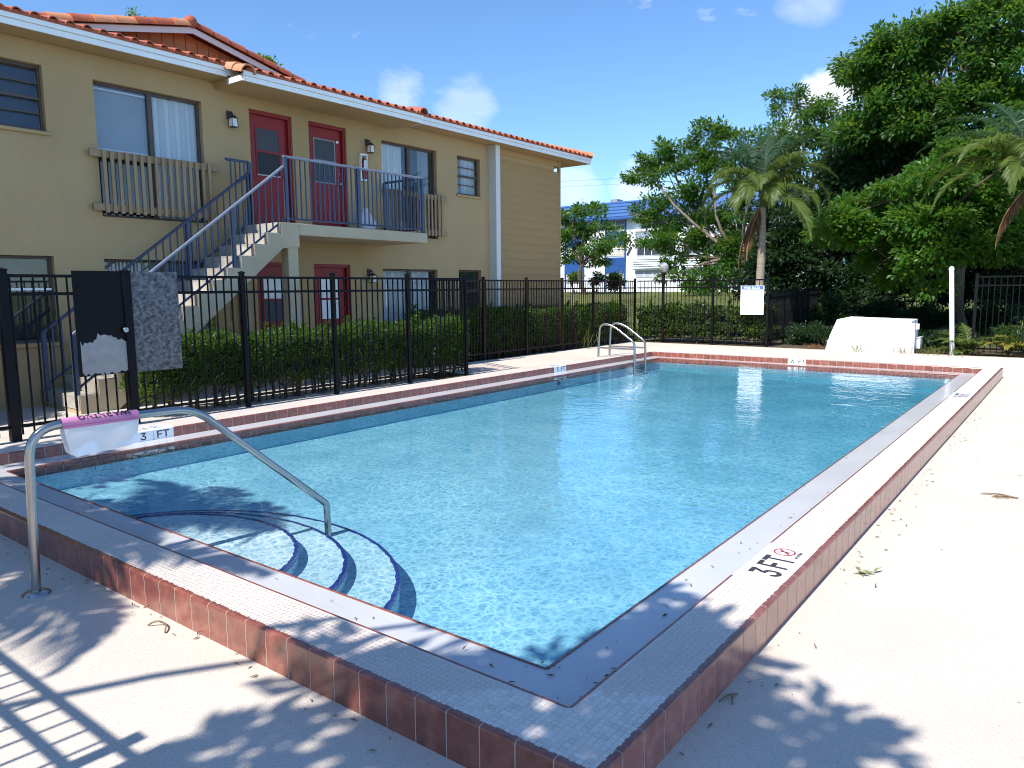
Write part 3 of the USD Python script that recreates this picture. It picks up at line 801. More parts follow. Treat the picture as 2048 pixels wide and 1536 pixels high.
def window(key, kind):
    y0, y1, z0, z1 = WIN[key]
    w = obj('window', join([box(BX - .13, BX - .085, y0, y0 + .035, z0, z1), box(BX - .13, BX - .085, y1 - .035, y1, z0, z1),
                            box(BX - .13, BX - .085, y0 + .035, y1 - .035, z1 - .045, z1), box(BX - .13, BX - .085, y0 + .035, y1 - .035, z0, z0 + .04)]), 'bronze', bld)
    g0, g1, h0, h1 = y0 + .035, y1 - .035, z0 + .04, z1 - .045
    X = BX - .11
    if kind == 'slide':
        m = (y0 + y1) / 2 + .02
        obj('mullion', box(X - .02, X + .04, m - .04, m + .035, h0, h1), 'bronze', w)
        obj('pane', box(X - .006, X, g0, m - .04, h0, h1), 'glass', w)
        obj('pane', box(X - .026, X - .02, m + .035, g1, h0, h1), 'glass', w)
    else:
        zs = np.linspace(h0, h1, 5)
        for i in range(4):
            obj('pane', hull([(X - .010 - .012, g0, zs[i + 1]), (X - .010 - .012, g1, zs[i + 1]), (X - .004 - .012, g0, zs[i + 1]), (X - .004 - .012, g1, zs[i + 1]), (X + .012, g0, zs[i] + .004), (X + .012, g1, zs[i] + .004), (X + .018, g0, zs[i] + .004), (X + .018, g1, zs[i] + .004)]), 'glass', w)
        obj('mullion', box(X - .02, X + .03, g0, g1, zs[2] - .018, zs[2] + .022), 'bronze', w)
        for i in (1, 3):
            obj('glazing_bar', box(X - .015, X + .024, g0, g1, zs[i] - .008, zs[i] + .008), 'bronze', w)
    return w, g0, g1, h0, h1


def blinds(w, y0, y1, z0, z1, mat, n, wob=.012):
    """Vertical blind slats, one strip each."""
    e = np.linspace(y0, y1, n + 1)
    for i in range(n):
        t = wob * (1 if i % 2 else -1)
        obj('blind_slat', quad((BX - .165 + t, e[i] + .002, z0), (BX - .165 - t, e[i + 1] - .001, z0), (BX - .165 - t, e[i + 1] - .001, z1), (BX - .165 + t, e[i] + .002, z1)), mat, w)


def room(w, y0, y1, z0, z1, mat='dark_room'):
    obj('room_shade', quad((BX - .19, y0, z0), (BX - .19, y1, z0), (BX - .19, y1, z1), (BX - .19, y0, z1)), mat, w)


w, a, b, c, d = window('A', 'awning'); room(w, a, b, c, d, 'screen')
w, a, b, c, d = window('B', 'slide'); m_ = (a + b) / 2 + .02
obj('roller_shade', quad((BX - .16, a, c + 1.0), (BX - .16, m_, c + 1.0), (BX - .16, m_, d), (BX - .16, a, d)), 'blind_grey', w)
obj('sash_bar', join([box(BX - .14, BX - .118, a + .02, m_ - .05, d - .06, d - .035), box(BX - .14, BX - .118, a + .02, m_ - .05, c + .99, c + 1.015), box(BX - .14, BX - .118, a + .0, a + .02, c + .9, d)]), 'white_paint', w)
blinds(w, m_, b, c, d, 'blind', 9); room(w, a, b, c, d)
w, a, b, c, d = window('C', 'slide'); m_ = (a + b) / 2 + .02
blinds(w, a, m_ - .12, c, d, 'blind', 8, .02); blinds(w, b - .42, b - .12, c, d, 'blind_grey', 5, .02); room(w, a, b, c, d)
w, a, b, c, d = window('D', 'awning'); blinds(w, a + .28, b, c, d, 'blind', 5, .008); room(w, a, b, c, d, 'blind_grey')
w, a, b, c, d = window('GA', 'slide'); room(w, a, b, c, d)
obj('sash_bar', box(BX - .1, BX - .08, a, b, 1.62, 1.65), 'white_paint', w)
w, a, b, c, d = window('GB', 'slide'); blinds(w, a, b, c, d, 'blind_grey', 16); room(w, a, b, c, d)
w, a, b, c, d = window('GC', 'slide'); blinds(w, a, b - .1, c, d, 'blind', 14, .006); room(w, a, b, c, d)
w, a, b, c, d = window('GD', 'awning'); room(w, a, b, c, d)
# painted stucco bands round the openings and thin sills
for key in WIN:
    y0, y1, z0, z1 = WIN[key]
    if key in 'A D GD GA'.split():
        obj('window_sill', cbox(BX - .002, BX + .035, y0 - .05, y1 + .05, z0 - .055, z0 - .005, .004), 'stucco', bld)


def door(key, kind):
    y0, y1, z0, z1 = DOOR[key]
    X = BX - .11
    dr = obj('door', cbox(X - .04, X, y0 + .06, y1 - .06, z0 + .01, z1 - .065, .003), 'red_door', bld)
    obj('door_frame', join([box(BX - .15, BX - .045, y0, y0 + .057, z0, z1), box(BX - .15, BX - .045, y1 - .057, y1, z0, z1), box(BX - .15, BX - .045, y0 + .057, y1 - .057, z1 - .062, z1)]), 'red_door', dr)
    h = z1 - z0
    ya_, yb_ = y0 + .20, y1 - .24
    pz0, pz1 = z0 + .47 * h, z1 - .14 * h
    md = (pz0 + pz1) / 2
    fr = .022
    obj('door_window_frame', join([box(X, X + .012, ya_ - fr, ya_, pz0 - fr, pz1 + fr), box(X, X + .012, yb_, yb_ + fr, pz0 - fr, pz1 + fr), box(X, X + .012, ya_, yb_, pz1, pz1 + fr), box(X, X + .012, ya_, yb_, pz0 - fr, pz0), box(X, X + .014, ya_, yb_, md - .02, md + .02)]),
        'red_door' if kind != 'alu' else 'hvac', dr)
    obj('pane', quad((X + .004, ya_, md + .02), (X + .004, yb_, md + .02), (X + .004, yb_, pz1), (X + .004, ya_, pz1)), 'screen' if kind in ('dark', 'alu') else 'blind', dr)
    obj('pane', quad((X + .004, ya_, pz0), (X + .004, yb_, pz0), (X + .004, yb_, md - .02), (X + .004, ya_, md - .02)), 'dark_room' if kind == 'dark' else ('blind' if kind == 'light' else 'screen'), dr)
    if kind == 'dark':
        obj('sill_trim', box(X, X + .016, ya_ - .01, yb_ + .01, pz0 - .03, pz0 - .008), 'far_grey', dr)
    obj('door_knob', ball((X + .05, y1 - .14, z0 + .98), .032, 12), 'steel', dr, smooth=True)
    obj('deadbolt', ball((X + .02, y1 - .14, z0 + 1.18), .024, 10), 'steel', dr, smooth=True)
    return dr


door('1', 'dark'); d2 = door('2', 'alu'); door('G1', 'half'); door('G2', 'light')
obj('door_number_plate', cbox(BX - .11, BX - .10, 7.84, 7.90, 4.54, 4.585, .002), 'white_paint', d2)


def wall_lamp(y, z):
    l = obj('wall_lamp', join([cbox(BX, BX + .025, y - .055, y + .055, z + .02, z + .16, .006), tube(fillet([(BX + .02, y, z + .10), (BX + .08, y, z + .13), (BX + .12, y, z + .09)], .03, 5), .011, 8)]), 'lamp_metal', bld)
    obj('lamp_glass', hull([(BX + .12 + sx * .045, y + sy * .045, z + .02) for sx in (-1, 1) for sy in (-1, 1)] + [(BX + .12 + sx * .055, y + sy * .055, z - .12) for sx in (-1, 1) for sy in (-1, 1)]), 'blind', l)
    obj('lamp_cap', hull([(BX + .12 + sx * .06, y + sy * .06, z + .02) for sx in (-1, 1) for sy in (-1, 1)] + [(BX + .12 + sx * .02, y + sy * .02, z + .075) for sx in (-1, 1) for sy in (-1, 1)]), 'lamp_metal', l)
    for sx in (-1, 1):
        for sy in (-1, 1):
            obj('lamp_bar', tube([(BX + .12 + sx * .048, y + sy * .048, z + .02), (BX + .12 + sx * .058, y + sy * .058, z - .125)], .006, 6), 'lamp_metal', l)
    obj('lamp_base', cbox(BX + .06, BX + .18, y - .06, y + .06, z - .13, z - .118, .003), 'lamp_metal', l)


for y, z in ((5.38, 4.56), (8.57, 4.55), (8.52, 1.86)):
    wall_lamp(y, z)
# fire extinguisher cabinet and house numbers
cab = obj('extinguisher_cabinet', join([cbox(BX, BX + .07, 8.33, 8.36, 3.84, 4.40, .008), cbox(BX, BX + .07, 8.50, 8.53, 3.84, 4.40, .008), cbox(BX, BX + .07, 8.36, 8.50, 4.36, 4.40, .008), cbox(BX, BX + .07, 8.36, 8.50, 3.84, 3.88, .008)]), 'white_paint', bld)
obj('extinguisher', moved(lathe([(.001, 0), (.05, .0), (.055, .02), (.055, .32), (.03, .38), (.012, .42), (.001, .44)], 16), (BX + .04, 8.43, 3.89)), 'extinguisher', cab, smooth=40)
obj('inspection_tag', cbox(BX + .092, BX + .096, 8.395, 8.465, 4.08, 4.26, .001), 'paper', cab)
obj('house_number', join([frame_to(text('4', .075, .006, True), (BX + .001, 8.20, 4.08), (0, 1, 0), (0, 0, 1)), frame_to(text('5', .075, .006, True), (BX + .001, 8.20, 3.97), (0, 1, 0), (0, 0, 1))]), 'ink', bld)
cab2 = obj('meter_cabinet', cbox(BX, BX + .06, 5.36, 5.60, .55, 1.72, .008), 'stucco_stair', bld)
obj('house_number', join([frame_to(text(ch, .09, .006, True), (BX + .001, 5.18, 1.42 - .12 * i), (0, 1, 0), (0, 0, 1)) for i, ch in enumerate('4133')]), 'ink', bld)


def juliet(y0, y1, n):
    X0 = BX + .012
    j = obj('window_guard', join([cbox(X0 + .045, X0 + .09, y0, y1, 3.635, 3.745, .005), cbox(X0 + .045, X0 + .09, y0, y1, 2.83, 2.94, .005), box(BX - .02, X0 + .046, y0 + .12, y0 + .2, 3.65, 3.73), box(BX - .02, X0 + .046, y1 - .2, y1 - .12, 3.65, 3.73),
                                  box(BX - .02, X0 + .046, y0 + .12, y0 + .2, 2.85, 2.92), box(BX - .02, X0 + .046, y1 - .2, y1 - .12, 2.85, 2.92)]), 'slat_wood', bld)
    for y in np.linspace(y0 + .20, y1 - .20, n):
        obj('slat', cbox(X0 + .092, X0 + .122, y - .028, y + .028, 2.80, 3.742, .003), 'slat_wood', j)


juliet(2.93, 5.07, 16)
juliet(8.92, 10.93, 15)

# --- roof
SL = .26
EX, EZ, EY = -10.05, 5.165, 16.82
E2X, E2Z, E2A, E2B = -9.60, 5.035, 5.10, 9.35
# soffits
obj('soffit', join([box(-21.8, EX - .02, -10, E2A, EZ, EZ + .02), box(-21.8, EX - .02, E2B, EY - .02, EZ, EZ + .02), box(-21.8, EX, E2A, E2B, EZ, EZ + .02)]), 'stucco', bld)
obj('porch_soffit', box(BX + .003, E2X - .022, E2A + .022, E2B - .022, E2Z + .004, EZ - .002), 'stucco', bld)


def fascia(y0, y1, X, z):
    f = obj('fascia', cbox(X - .02, X, y0, y1, z, z + .085, .003), 'fascia', bld)
    obj('drip_edge', join([cbox(X - .02, X + .022, y0, y1, z + .088, z + .165, .004)]), 'fascia', f)


fascia(-10, EY, EX, EZ)
fascia(E2A, E2B, E2X, E2Z)
for y, s in ((E2A, -1), (E2B, 1)):
    y0, y1 = (y - .02, y + .0) if s < 0 else (y, y + .02)
    obj('fascia_return', cbox(EX + .03, E2X - .022, y0, y1, E2Z, E2Z + .09, .003), 'white_paint', bld)
obj('end_fascia', join([cbox(-21.8, EX - .024, EY - .02, EY, EZ, EZ + .085, .003), cbox(-21.8, EX - .02, EY - .02, EY + .02, EZ + .088, EZ + .165, .003)]), 'fascia', bld)
# roof deck: hip towards the far end
RZ = EZ + .175
ridge_x = -15.7
rz = RZ + SL * (EX - ridge_x)
hipy = EY - (EX - ridge_x)
roof = obj('roof', join([quad((EX, -10, RZ), (EX, EY, RZ), (ridge_x, hipy, rz), (ridge_x, -10, rz)), quad((-21.8, EY, RZ), (-21.8, -10, RZ), (ridge_x, -10, rz), (ridge_x, hipy, rz)),
                         (np.array([(EX, EY, RZ), (-21.8, EY, RZ), (ridge_x, hipy, rz)]), np.array([[0, 1, 2]])),
                         quad((E2X, E2A, E2Z + .17), (E2X, E2B, E2Z + .17), (EX - .8, E2B, RZ + .25), (EX - .8, E2A, RZ + .25))]), 'rooftile', bld)


def barrel(y, x0, z0, length, slope, r=.070, th=.014, lift=.02, n=7, dirv=(-1, 0)):
    """One barrel tile, its low end at (x0, y, z0), running up the slope in direction dirv."""
    a = np.linspace(0, PI, n)
    L_ = math.hypot(1, slope)
    u = np.array([dirv[0] / L_, dirv[1] / L_, slope / L_]); s = np.array([-dirv[1], dirv[0], 0.0]); w_ = np.cross(s, u)
    if w_[2] < 0:
        w_ = -w_
    v = []
    for t, rr in ((0, r), (0, r - th), (length, r * .86), (length, r * .86 - th)):
        off = lift if t == 0 else 0
        for q in a:
            v.append(np.array([x0, y, z0]) + u * t + s * rr * math.cos(q) + w_ * (rr * math.sin(q) + off * 0))
    f = []
    for k in range(n - 1):
        f += [[k, k + 1, 2 * n + k + 1], [k, 2 * n + k + 1, 2 * n + k], [n + k + 1, n + k, 3 * n + k], [n + k + 1, 3 * n + k, 3 * n + k + 1], [k, n + k, n + k + 1], [k, n + k + 1, k + 1]]
    return np.array(v), np.array(f)


PT = .2245
rng = np.random.default_rng(5)
def eave_row(y0, y1, X, Z):
    n = int(round((y1 - y0) / PT))
    for k in range(n):
        y = y0 + (k + .5) * (y1 - y0) / n
        obj('roof_tile', barrel(y, X + .05 + rng.uniform(-.006, .006), Z + rng.uniform(-.003, .003), .44, SL), 'rooftile', roof, smooth=40)
    return n


eave_row(-1.8, E2A - .08, EX, RZ - .005)
eave_row(E2B + .05, EY + .05, EX, RZ - .005)
eave_row(E2A + .17, E2B - .05, E2X, E2Z + .168)
# the eave closure between the barrels
obj('eave_closure', join([box(EX - .01, EX + .03, -10, E2A - .02, RZ - .02, RZ + .035), box(EX - .01, EX + .03, E2B + .04, EY, RZ - .02, RZ + .035), box(E2X - .01, E2X + .03, E2A + .05, E2B - .02, E2Z + .155, E2Z + .205)]), 'rooftile', roof)
field = []
for row in range(1, 15):
    xr = EX + .05 - row * .36
    zr = RZ - .005 + SL * row * .36 + .012
    top = min(EY - row * .36, EY)
    for y in np.arange(-1.7, top, PT):
        if not (E2A - .05 < y < E2B + .05 and row < 1):
            field.append(barrel(y, xr, zr, .40, SL, n=5))
for row in range(1, 3):
    for y in np.arange(E2A + .17, E2B - .05, PT):
        field.append(barrel(y, E2X + .05 - row * .33, E2Z + .178 + SL * row * .33, .40, SL, n=5))
obj('tile_field', join(field), 'rooftile', roof, kind='stuff', smooth=40)
# capping tiles along the near rake of the porch roof, and on the hip
for k in range(2):
    obj('cap_tile', barrel(E2A + .06, E2X + .07 - k * .27, E2Z + .112 + k * .078, .31, SL, r=.145, th=.022, n=11), 'rooftile_pale', roof, smooth=40)
obj('cap_tile', barrel(E2B - .06, E2X + .08, E2Z + .175, .42, SL, r=.125, th=.02, n=9), 'rooftile', roof, smooth=40)
for k in range(14):
    t = k * .33
    obj('cap_tile', barrel(EY - .02 - t, EX + .05 - t, RZ + .02 + SL * t, .50, SL * .71, r=.125, th=.02, n=9, dirv=(-.7071, -.7071)), 'rooftile_pale', roof, smooth=40)

# --- the small gable above the porch
GX, GY, GS = -10.84, 4.846, .225
gp = 6.0
hw = 2.75
gz = lambda y: gp - GS * abs(y - GY)
gab = obj('gable', extrude([(GY - hw, gz(GY - hw) - .06), (GY, gp - .06), (GY + hw, gz(GY + hw) - .06), (GY + hw, 5.2), (GY - hw, 5.2)], 0, GX - 3.0, GX - .03), 'gable_board', bld)
nb = 26
for k in range(nb):
    ya_ = GY - hw + k * 2 * hw / nb; yb_ = ya_ + 2 * hw / nb - .004
    obj('gable_plank', hull([(GX - .04, ya_, 5.25), (GX - .04, yb_, 5.25), (GX, ya_ + .004, 5.25), (GX, yb_ - .004, 5.25), (GX - .04, ya_, gz(ya_) - .05), (GX - .04, yb_, gz(yb_) - .05), (GX, ya_ + .004, gz(ya_ + .004) - .05), (GX, yb_ - .004, gz(yb_) - .05)]), 'gable_board', gab)
for s in (-1, 1):
    ye = GY + s * (hw + .1)
    P = [(GX, GY, gp), (GX, ye, gz(ye)), (GX + .26, GY, gp), (GX + .26, ye, gz(ye))]
    P += [(p[0], p[1], p[2] - .085) for p in P]
    obj('rake_board', hull([(GX + .22, GY, gp), (GX + .22, ye, gz(ye)), (GX + .245, GY, gp), (GX + .245, ye, gz(ye)), (GX + .22, GY, gp - .095), (GX + .22, ye, gz(ye) - .095), (GX + .245, GY, gp - .095), (GX + .245, ye, gz(ye) - .095)]), 'trim_pink', gab)
    obj('gable_roof', hull([(GX + .24, GY, gp + .012), (GX + .24, ye, gz(ye) + .012), (GX - 3.2, GY, gp + .012), (GX - 3.2, ye, gz(ye) + .012), (GX + .24, GY, gp + .002), (GX + .24, ye, gz(ye) + .002), (GX - 3.2, GY, gp + .002), (GX - 3.2, ye, gz(ye) + .002)]), 'rooftile', gab)
    nt = 9
    st = (hw + .15) / nt
    for k in range(nt):
        y0 = GY + s * (hw + .15 - k * st)
        obj('rake_tile', barrel(y0, GX + .17, gz(y0) + .02 + rng.uniform(-.004, .004), st * 1.18, GS, r=.14, th=.022, n=9, dirv=(0, -s)), ('rooftile_pale' if k in (2, 4, 5, 8) and s < 0 else 'rooftile'), gab, smooth=40)
obj('ridge_end_cap', ball((GX + .2, GY - .01, gp + .085), .115, 16), 'rooftile', gab, smooth=True)
rt = []
for k in range(1, 9):
    xr = GX + .05 - k * .36
    rt.append(barrel(GY, xr + .36, gp + .03, .40, 0.0, r=.12, n=7))
obj('ridge_tile', join(rt), 'rooftile', gab, kind='stuff', smooth=40)

# ------------------------------------------------------------------ outside staircase and landing
SX0, SX1 = -10.30, -9.20
N, RUN, RISE = 14, .2607, .1985
LZ, LY = 2.735, 5.41
stc = thing('outdoor_staircase', 'outdoor concrete staircase rising to an upper landing with blue steel railings', 'staircase', (0, 0, 0))
prof = [(LY, LZ - .001)]
for k in range(1, N):
    prof += [(LY - (k - 1) * RUN, LZ - k * RISE), (LY - k * RUN, LZ - k * RISE)]
prof += [(LY - (N - 1) * RUN, -.09), (2.53, -.09), (5.44, 2.30), (5.78, 2.33), (5.78, LZ - .001)]
obj('stringer', extrude([(y, z) for y, z in prof], 0, SX0, SX1), 'stucco_stair', stc)
for k in range(1, N):
    y1, y0, z = LY - (k - 1) * RUN, LY - k * RUN, LZ - k * RISE
    x0 = SX0 - (.28 if k == N - 1 else .004)
    obj('step', join([cbox(x0, SX1 - .012, y0 - .016, y1 - .002, z + .001, z + .016, .004), cbox(x0, SX1 - .012, y0 - .014, y0 - .001, z - RISE + (.018 if k < N - 1 else .02), z, .003)]), 'concrete', stc)
obj('step', cbox(SX0, SX1 - .012, LY - .014, LY - .001, LZ - RISE + .018, LZ - .001, .003), 'concrete', stc)
obj('landing', cbox(BX + .003, SX1 + .004, 5.782, 8.98, 2.535, LZ, .008), 'stucco_stair', stc)
obj('landing', cbox(BX + .003, SX1 + .003, LY, 5.778, 2.335, LZ, .006), 'stucco_stair', stc)
obj('post', cbox(-9.42, -9.22, 5.55, 5.76, -.1, 2.333, .006), 'stucco_stair', stc)


def railing(name, pts_top, pts_bot, posts, npk, post_top, mat='blue_rail', cap='rail_cap', pk=True):
    """Steel railing between a top and a bottom rail (each two points); posts as (fraction, z_low)."""
    a, b = np.array(pts_top[0], float), np.array(pts_top[1], float)
    c, d = np.array(pts_bot[0], float), np.array(pts_bot[1], float)
    r = obj(name, tube([c, d], .018, 6), mat, stc)
    obj('top_rail', tube([a, b], .024, 10), cap, r, smooth=40)
    for t, zl, zh in posts:
        p = a + (b - a) * t
        obj('rail_post', cbox(p[0] - .03, p[0] + .03, p[1] - .03, p[1] + .03, zl, p[2] + zh, .004), mat, r)
    for t in np.linspace(0, 1, npk + 2)[1:-1]:
        p, q = a + (b - a) * t, c + (d - c) * t
        obj('picket', box(p[0] - .0095, p[0] + .0095, p[1] - .0095, p[1] + .0095, q[2] - .01, p[2] - .01), mat, r)
    return r


XR = SX1 - .07
sl = RISE / RUN
zt0 = lambda y: 3.65 + (y - 5.53) * (3.65 - 1.92) / (5.53 - 3.23)
zb0 = lambda y: 2.88 + (y - 5.66) * .722
railing('stair_railing', [(XR, 2.02, zt0(2.02)), (XR, 5.56, zt0(5.56))], [(XR, 2.02, zb0(2.02)), (XR, 5.56, zb0(5.56))], [(0, .0, .0), (.715, 1.92, -.02)], 27, 0)
railing('stair_railing', [(SX0 + .06, 2.02, zt0(2.02)), (SX0 + .06, 5.52, zt0(5.52))], [(SX0 + .06, 2.02, zb0(2.02)), (SX0 + .06, 5.52, zb0(5.52))], [(0, .0, .0), (.33, 1.0, -.02), (.66, 1.85, -.02), (1, 2.74, .0)], 27, 0, cap='blue_rail')
railing('landing_railing', [(XR, 5.60, 3.84), (XR, 8.91, 3.84)], [(XR, 5.60, 2.81), (XR, 8.91, 2.81)], [(0, LZ, 0), (.485, LZ, 0), (1, LZ, 0)], 31, 0)
railing('landing_railing', [(XR, 8.91, 3.84), (BX + .14, 8.91, 3.84)], [(XR, 8.91, 2.81), (BX + .14, 8.91, 2.81)], [(1, LZ, 0)], 9, 0, cap='blue_rail')
railing('landing_railing', [(SX0 + .06, 5.55, 3.84), (SX0 + .06, 5.10, 3.84)], [(SX0 + .06, 5.52, 3.60), (SX0 + .06, 5.10, 3.32)], [(0, LZ, 0)], 4, 0, cap='blue_rail')
obj('end_cap', ball((XR, 5.575, 3.84), .03, 10), 'steel', stc, smooth=True)

bg = thing('plastic_bag', 'full white plastic bag standing on the upper landing behind the blue railing', 'bag', (-10.0, 8.03, LZ))
v, f = ball((0, 0, .17), .21, 20)
rr = np.hypot(v[:, 0], v[:, 1])
v[:, 2] = np.clip(v[:, 2], 0.0, 9)
top = np.clip((v[:, 2] - .20) / .18, 0, 1)
v[:, :2] *= (1 - .55 * top)[:, None]
v[:, 2] += top * .10
v += .018 * (meshkit.noise(v * 9, 3)[:, None] - .5) * np.sign(v) * (v[:, 2:3] > .01)
obj('sack', (v, f), 'bag', bg, smooth=True)
obj('tied_handles', join([tube(fillet([(0, -.03, .38), (0, -.06, .47), (0, 0, .50), (.02, .04, .44)], .03, 4), [.02] * 10 if False else .014, 6), tube(fillet([(0, .03, .38), (.02, .07, .46), (.03, .0, .47)], .03, 4), .014, 6)]), 'bag', bg)
# ------------------------------------------------------------------ black metal fences
def fence(label, pts, post_at, mat='black_fence', h=1.92, z0=ZD, pitch=.1185, rails=(1.86, 1.655, .16), bottom=.06, wide=()):
    """A run of picket fence from pts[0] to pts[1]; post_at lists distances along the run."""
    a, b = np.array([*pts[0], 0.]), np.array([*pts[1], 0.])
    ln = np.linalg.norm(b - a); u = (b - a) / ln
    fc = thing('metal_fence', label, 'fence', (a[0], a[1], z0))
    ang = math.atan2(u[1], u[0])
    rot = np.array([[math.cos(ang), -math.sin(ang), 0], [math.sin(ang), math.cos(ang), 0], [0, 0, 1]])
    g = lambda m: (np.asarray(m[0]) @ rot.T, m[1])
    for s in post_at:
        b_ = .05 if s in wide else .032
        p = obj('post', g(cbox(s - b_, s + b_, -b_, b_, -.02, h, .004)), mat, fc)
        q_ = b_ + .005
        obj('post_cap', g(hull([(s + i * q_, j * q_, h + k) for i in (-1, 1) for j in (-1, 1) for k in (0, .012)] + [(s, 0, h + .032)])), mat, p)
    for z in rails:
        obj('rail', g(cbox(0, ln, -.014, .014, z - .018, z + .018, .003)), mat, fc)
    n = int(ln / pitch)
    for k in range(1, n):
        s = k * ln / n
        if min(abs(s - q) for q in post_at) > .05:
            obj('picket', g(box(s - .0085, s + .0085, -.0085, .0085, bottom, rails[0] - .01)), mat, fc)
    return fc, g


f1, g1 = fence('black metal picket fence along the near deck with two scraped lock panels by its gate', [(-7.85, -1.2), (-7.85, 8.58)], [.3, 1.95, 3.30, 4.94, 6.56, 8.22, 9.78], wide=(1.95, 3.30))
# gate: lock panels on the picket face
gp1 = obj('lock_panel', g1(cbox(2.67, 3.30, -.024, -.019, .66, 1.925, .002)), 'black_fence', f1, label='black lock panel with its lower part scraped bare')
yy0, yy1 = 2.71, 3.285
rgp = np.random.default_rng(3)
xs = np.linspace(yy0, yy1, 26)
top = 1.06 + .03 * rgp.normal(size=26) * .5 + .10 * np.exp(-((xs - 3.0) / .13) ** 2)
low = .675 + .018 * rgp.normal(size=26)
bv, bf = [], []
for i in range(26):
    bv += [(xs[i], -.0255, low[i]), (xs[i], -.0255, top[i])]
for i in range(25):
    bf += [[2 * i, 2 * i + 2, 2 * i + 3], [2 * i, 2 * i + 3, 2 * i + 1]]
obj('scraped_patch', g1((np.array(bv), np.array(bf))), 'bare_metal', gp1)
obj('door_knob', g1(join([frame_to(lathe([(.001, .065), (.03, .06), (.036, .045), (.03, .028), (.016, .02), (.016, 0), (.04, 0)], 20), (3.235, -.024, 1.20), (1, 0, 0), (0, 0, 1))])), 'steel', gp1, smooth=40)
bx_ = np.array([(3.37, -.026, .66), (3.97, -.026, .655), (3.975, -.026, 1.915), (3.36, -.026, 1.92)])
obj('lock_panel', g1(cbox(3.36, 3.97, -.026, -.020, .655, 1.92, .002)), 'scuffed', f1, label='grey lock panel with scuffed flaking black paint')
obj('gate_hinge', g1(join([cbox(.36, .42, -.05, .02, z, z + .07, .004) for z in (.25, 1.6)])), 'black_fence', f1)
f2, g2 = fence('short black metal fence panel turning back towards the building between two hedges', [(-7.85, 8.60), (-9.40, 9.22)], [1.60])
f3, g3 = fence('brown black picket fence between the tiled far deck and the building hedge', [(-9.40, 9.30), (-9.40, 18.45)], [1.72, 3.40, 5.02, 6.62, 8.18, 9.1], mat='brown_fence', pitch=.112)
f4, g4 = fence('black metal fence behind the deep end carrying the pool rules sign', [(-9.36, 18.47), (-5.30, 18.47)], [2.46, 4.06], mat='black_fence', pitch=.122)
f5, g5 = fence('black metal fence behind the shrubs beside the white post', [(-.36, 18.47), (8.2, 18.47)], [0.0, 1.9, 3.8, 5.7, 7.6], pitch=.122)
f6, g6 = fence('low dark fence far back under the trees behind the white box', [(-9.6, 27.6), (3.5, 27.6)], [3.0 + 2.4 * k for k in range(5)] + [.2], z0=-.02, h=1.22, rails=(1.19, 1.03, .12), pitch=.13)
f7, g7 = fence('black picket fence running back from the rules sign into the tree shade', [(-5.28, 18.52), (-6.4, 27.5)], [2.2, 4.4, 6.6, 8.9], pitch=.135, h=1.6, rails=(1.56, 1.38, .16))

# pool rules sign hung on the fence
sx0, sx1, sz0, sz1, sy = -6.065, -5.40, .80, 1.61, 18.44
sgn = thing('rules_sign', 'white pool rules board with blue heading hung on the back fence', 'sign', (sx0, sy, sz0))
loc = (sx0, sy, sz0)
obj('board', shift(cbox(sx0, sx1, sy - .006, sy, sz0, sz1, .002), loc), 'sign_white', sgn)
obj('heading', shift(box(sx0 + .025, sx1 - .02, sy - .0085, sy - .0062, sz1 - .105, sz1 - .008), loc), 'sign_blue', sgn)
tm = text('POOL RULES', .062, .0012, True)
wd = tm[0][:, 0].max()
obj('lettering', shift(frame_to(tm, (sx0 + .10, sy - .0088, sz1 - .088), (1, 0, 0), (0, 0, 1), .45 / wd, 1), loc), 'sign_white', sgn)
rl = np.random.default_rng(8)
lines = ['SWIM AT YOUR OWN RISK', 'NO LIFEGUARD ON DUTY', 'SHOWER BEFORE ENTERING', 'NO FOOD OR DRINK', 'NO GLASS IN POOL AREA', 'NO ANIMALS', 'NO DIVING', 'BATHING LOAD 14', 'POOL HOURS DAWN TO DUSK', 'MAXIMUM DEPTH 6 FT']
obj('small_print', shift(join([frame_to(text(s, .022, .0006, False), (sx0 + .09, sy - .0064, sz1 - .165 - .058 * i), (1, 0, 0), (0, 0, 1), .95, 1) for i, s in enumerate(lines)]), loc), 'ink_grey', sgn)

# lamp post at the fence corner
lp = thing('lamp_post', 'dark lamp post with a clear round globe at the back fence', 'lamp', (-8.55, 18.62, ZD))
obj('pole', join([tube([(0, 0, -.02), (0, 0, 2.08)], .045, 12), tube([(0, 0, -.02), (0, 0, .35)], .06, 12)]), 'brown_fence', lp, smooth=40)
obj('fitter', lathe([(.001, 2.06), (.075, 2.06), (.085, 2.09), (.06, 2.12), (.001, 2.12)], 16), 'brown_fence', lp, smooth=40)
obj('globe', ball((0, 0, 2.26), .16, 20), 'globe', lp, smooth=True)

# white pump enclosure
wb = thing('pump_enclosure', 'white wedge shaped pump enclosure with a closed lid at the deck edge', 'enclosure', (-2.6, 18.35, ZD))
x0, x1, y0, y1 = -1.04, .99, -.20, .75
body = hull([(x0, y0, 0), (x1, y0, 0), (x1, y1, 0), (x0 + .02, y1, 0), (x0 + .09, y0 + .05, .40), (x1 - .02, y0 + .05, .365), (x1 - .02, y1, .365), (x0 + .10, y1, .40)])
obj('body', body, 'white_box', wb)
lid = hull([(x0 + .10, y0 + .04, .408), (x1 - .02, y0 + .04, .372), (x1 - .02, y1, .372), (x0 + .11, y1, .408), (x0 + .22, y0 + .17, .80), (x0 + .42, y0 + .19, .845), (x1 - .06, y0 + .17, .79), (x1 - .03, y1 - .1, .82), (x0 + .42, y1 - .15, .86), (x0 + .25, y1 - .15, .81)])
obj('lid', lid, 'white_box', wb)
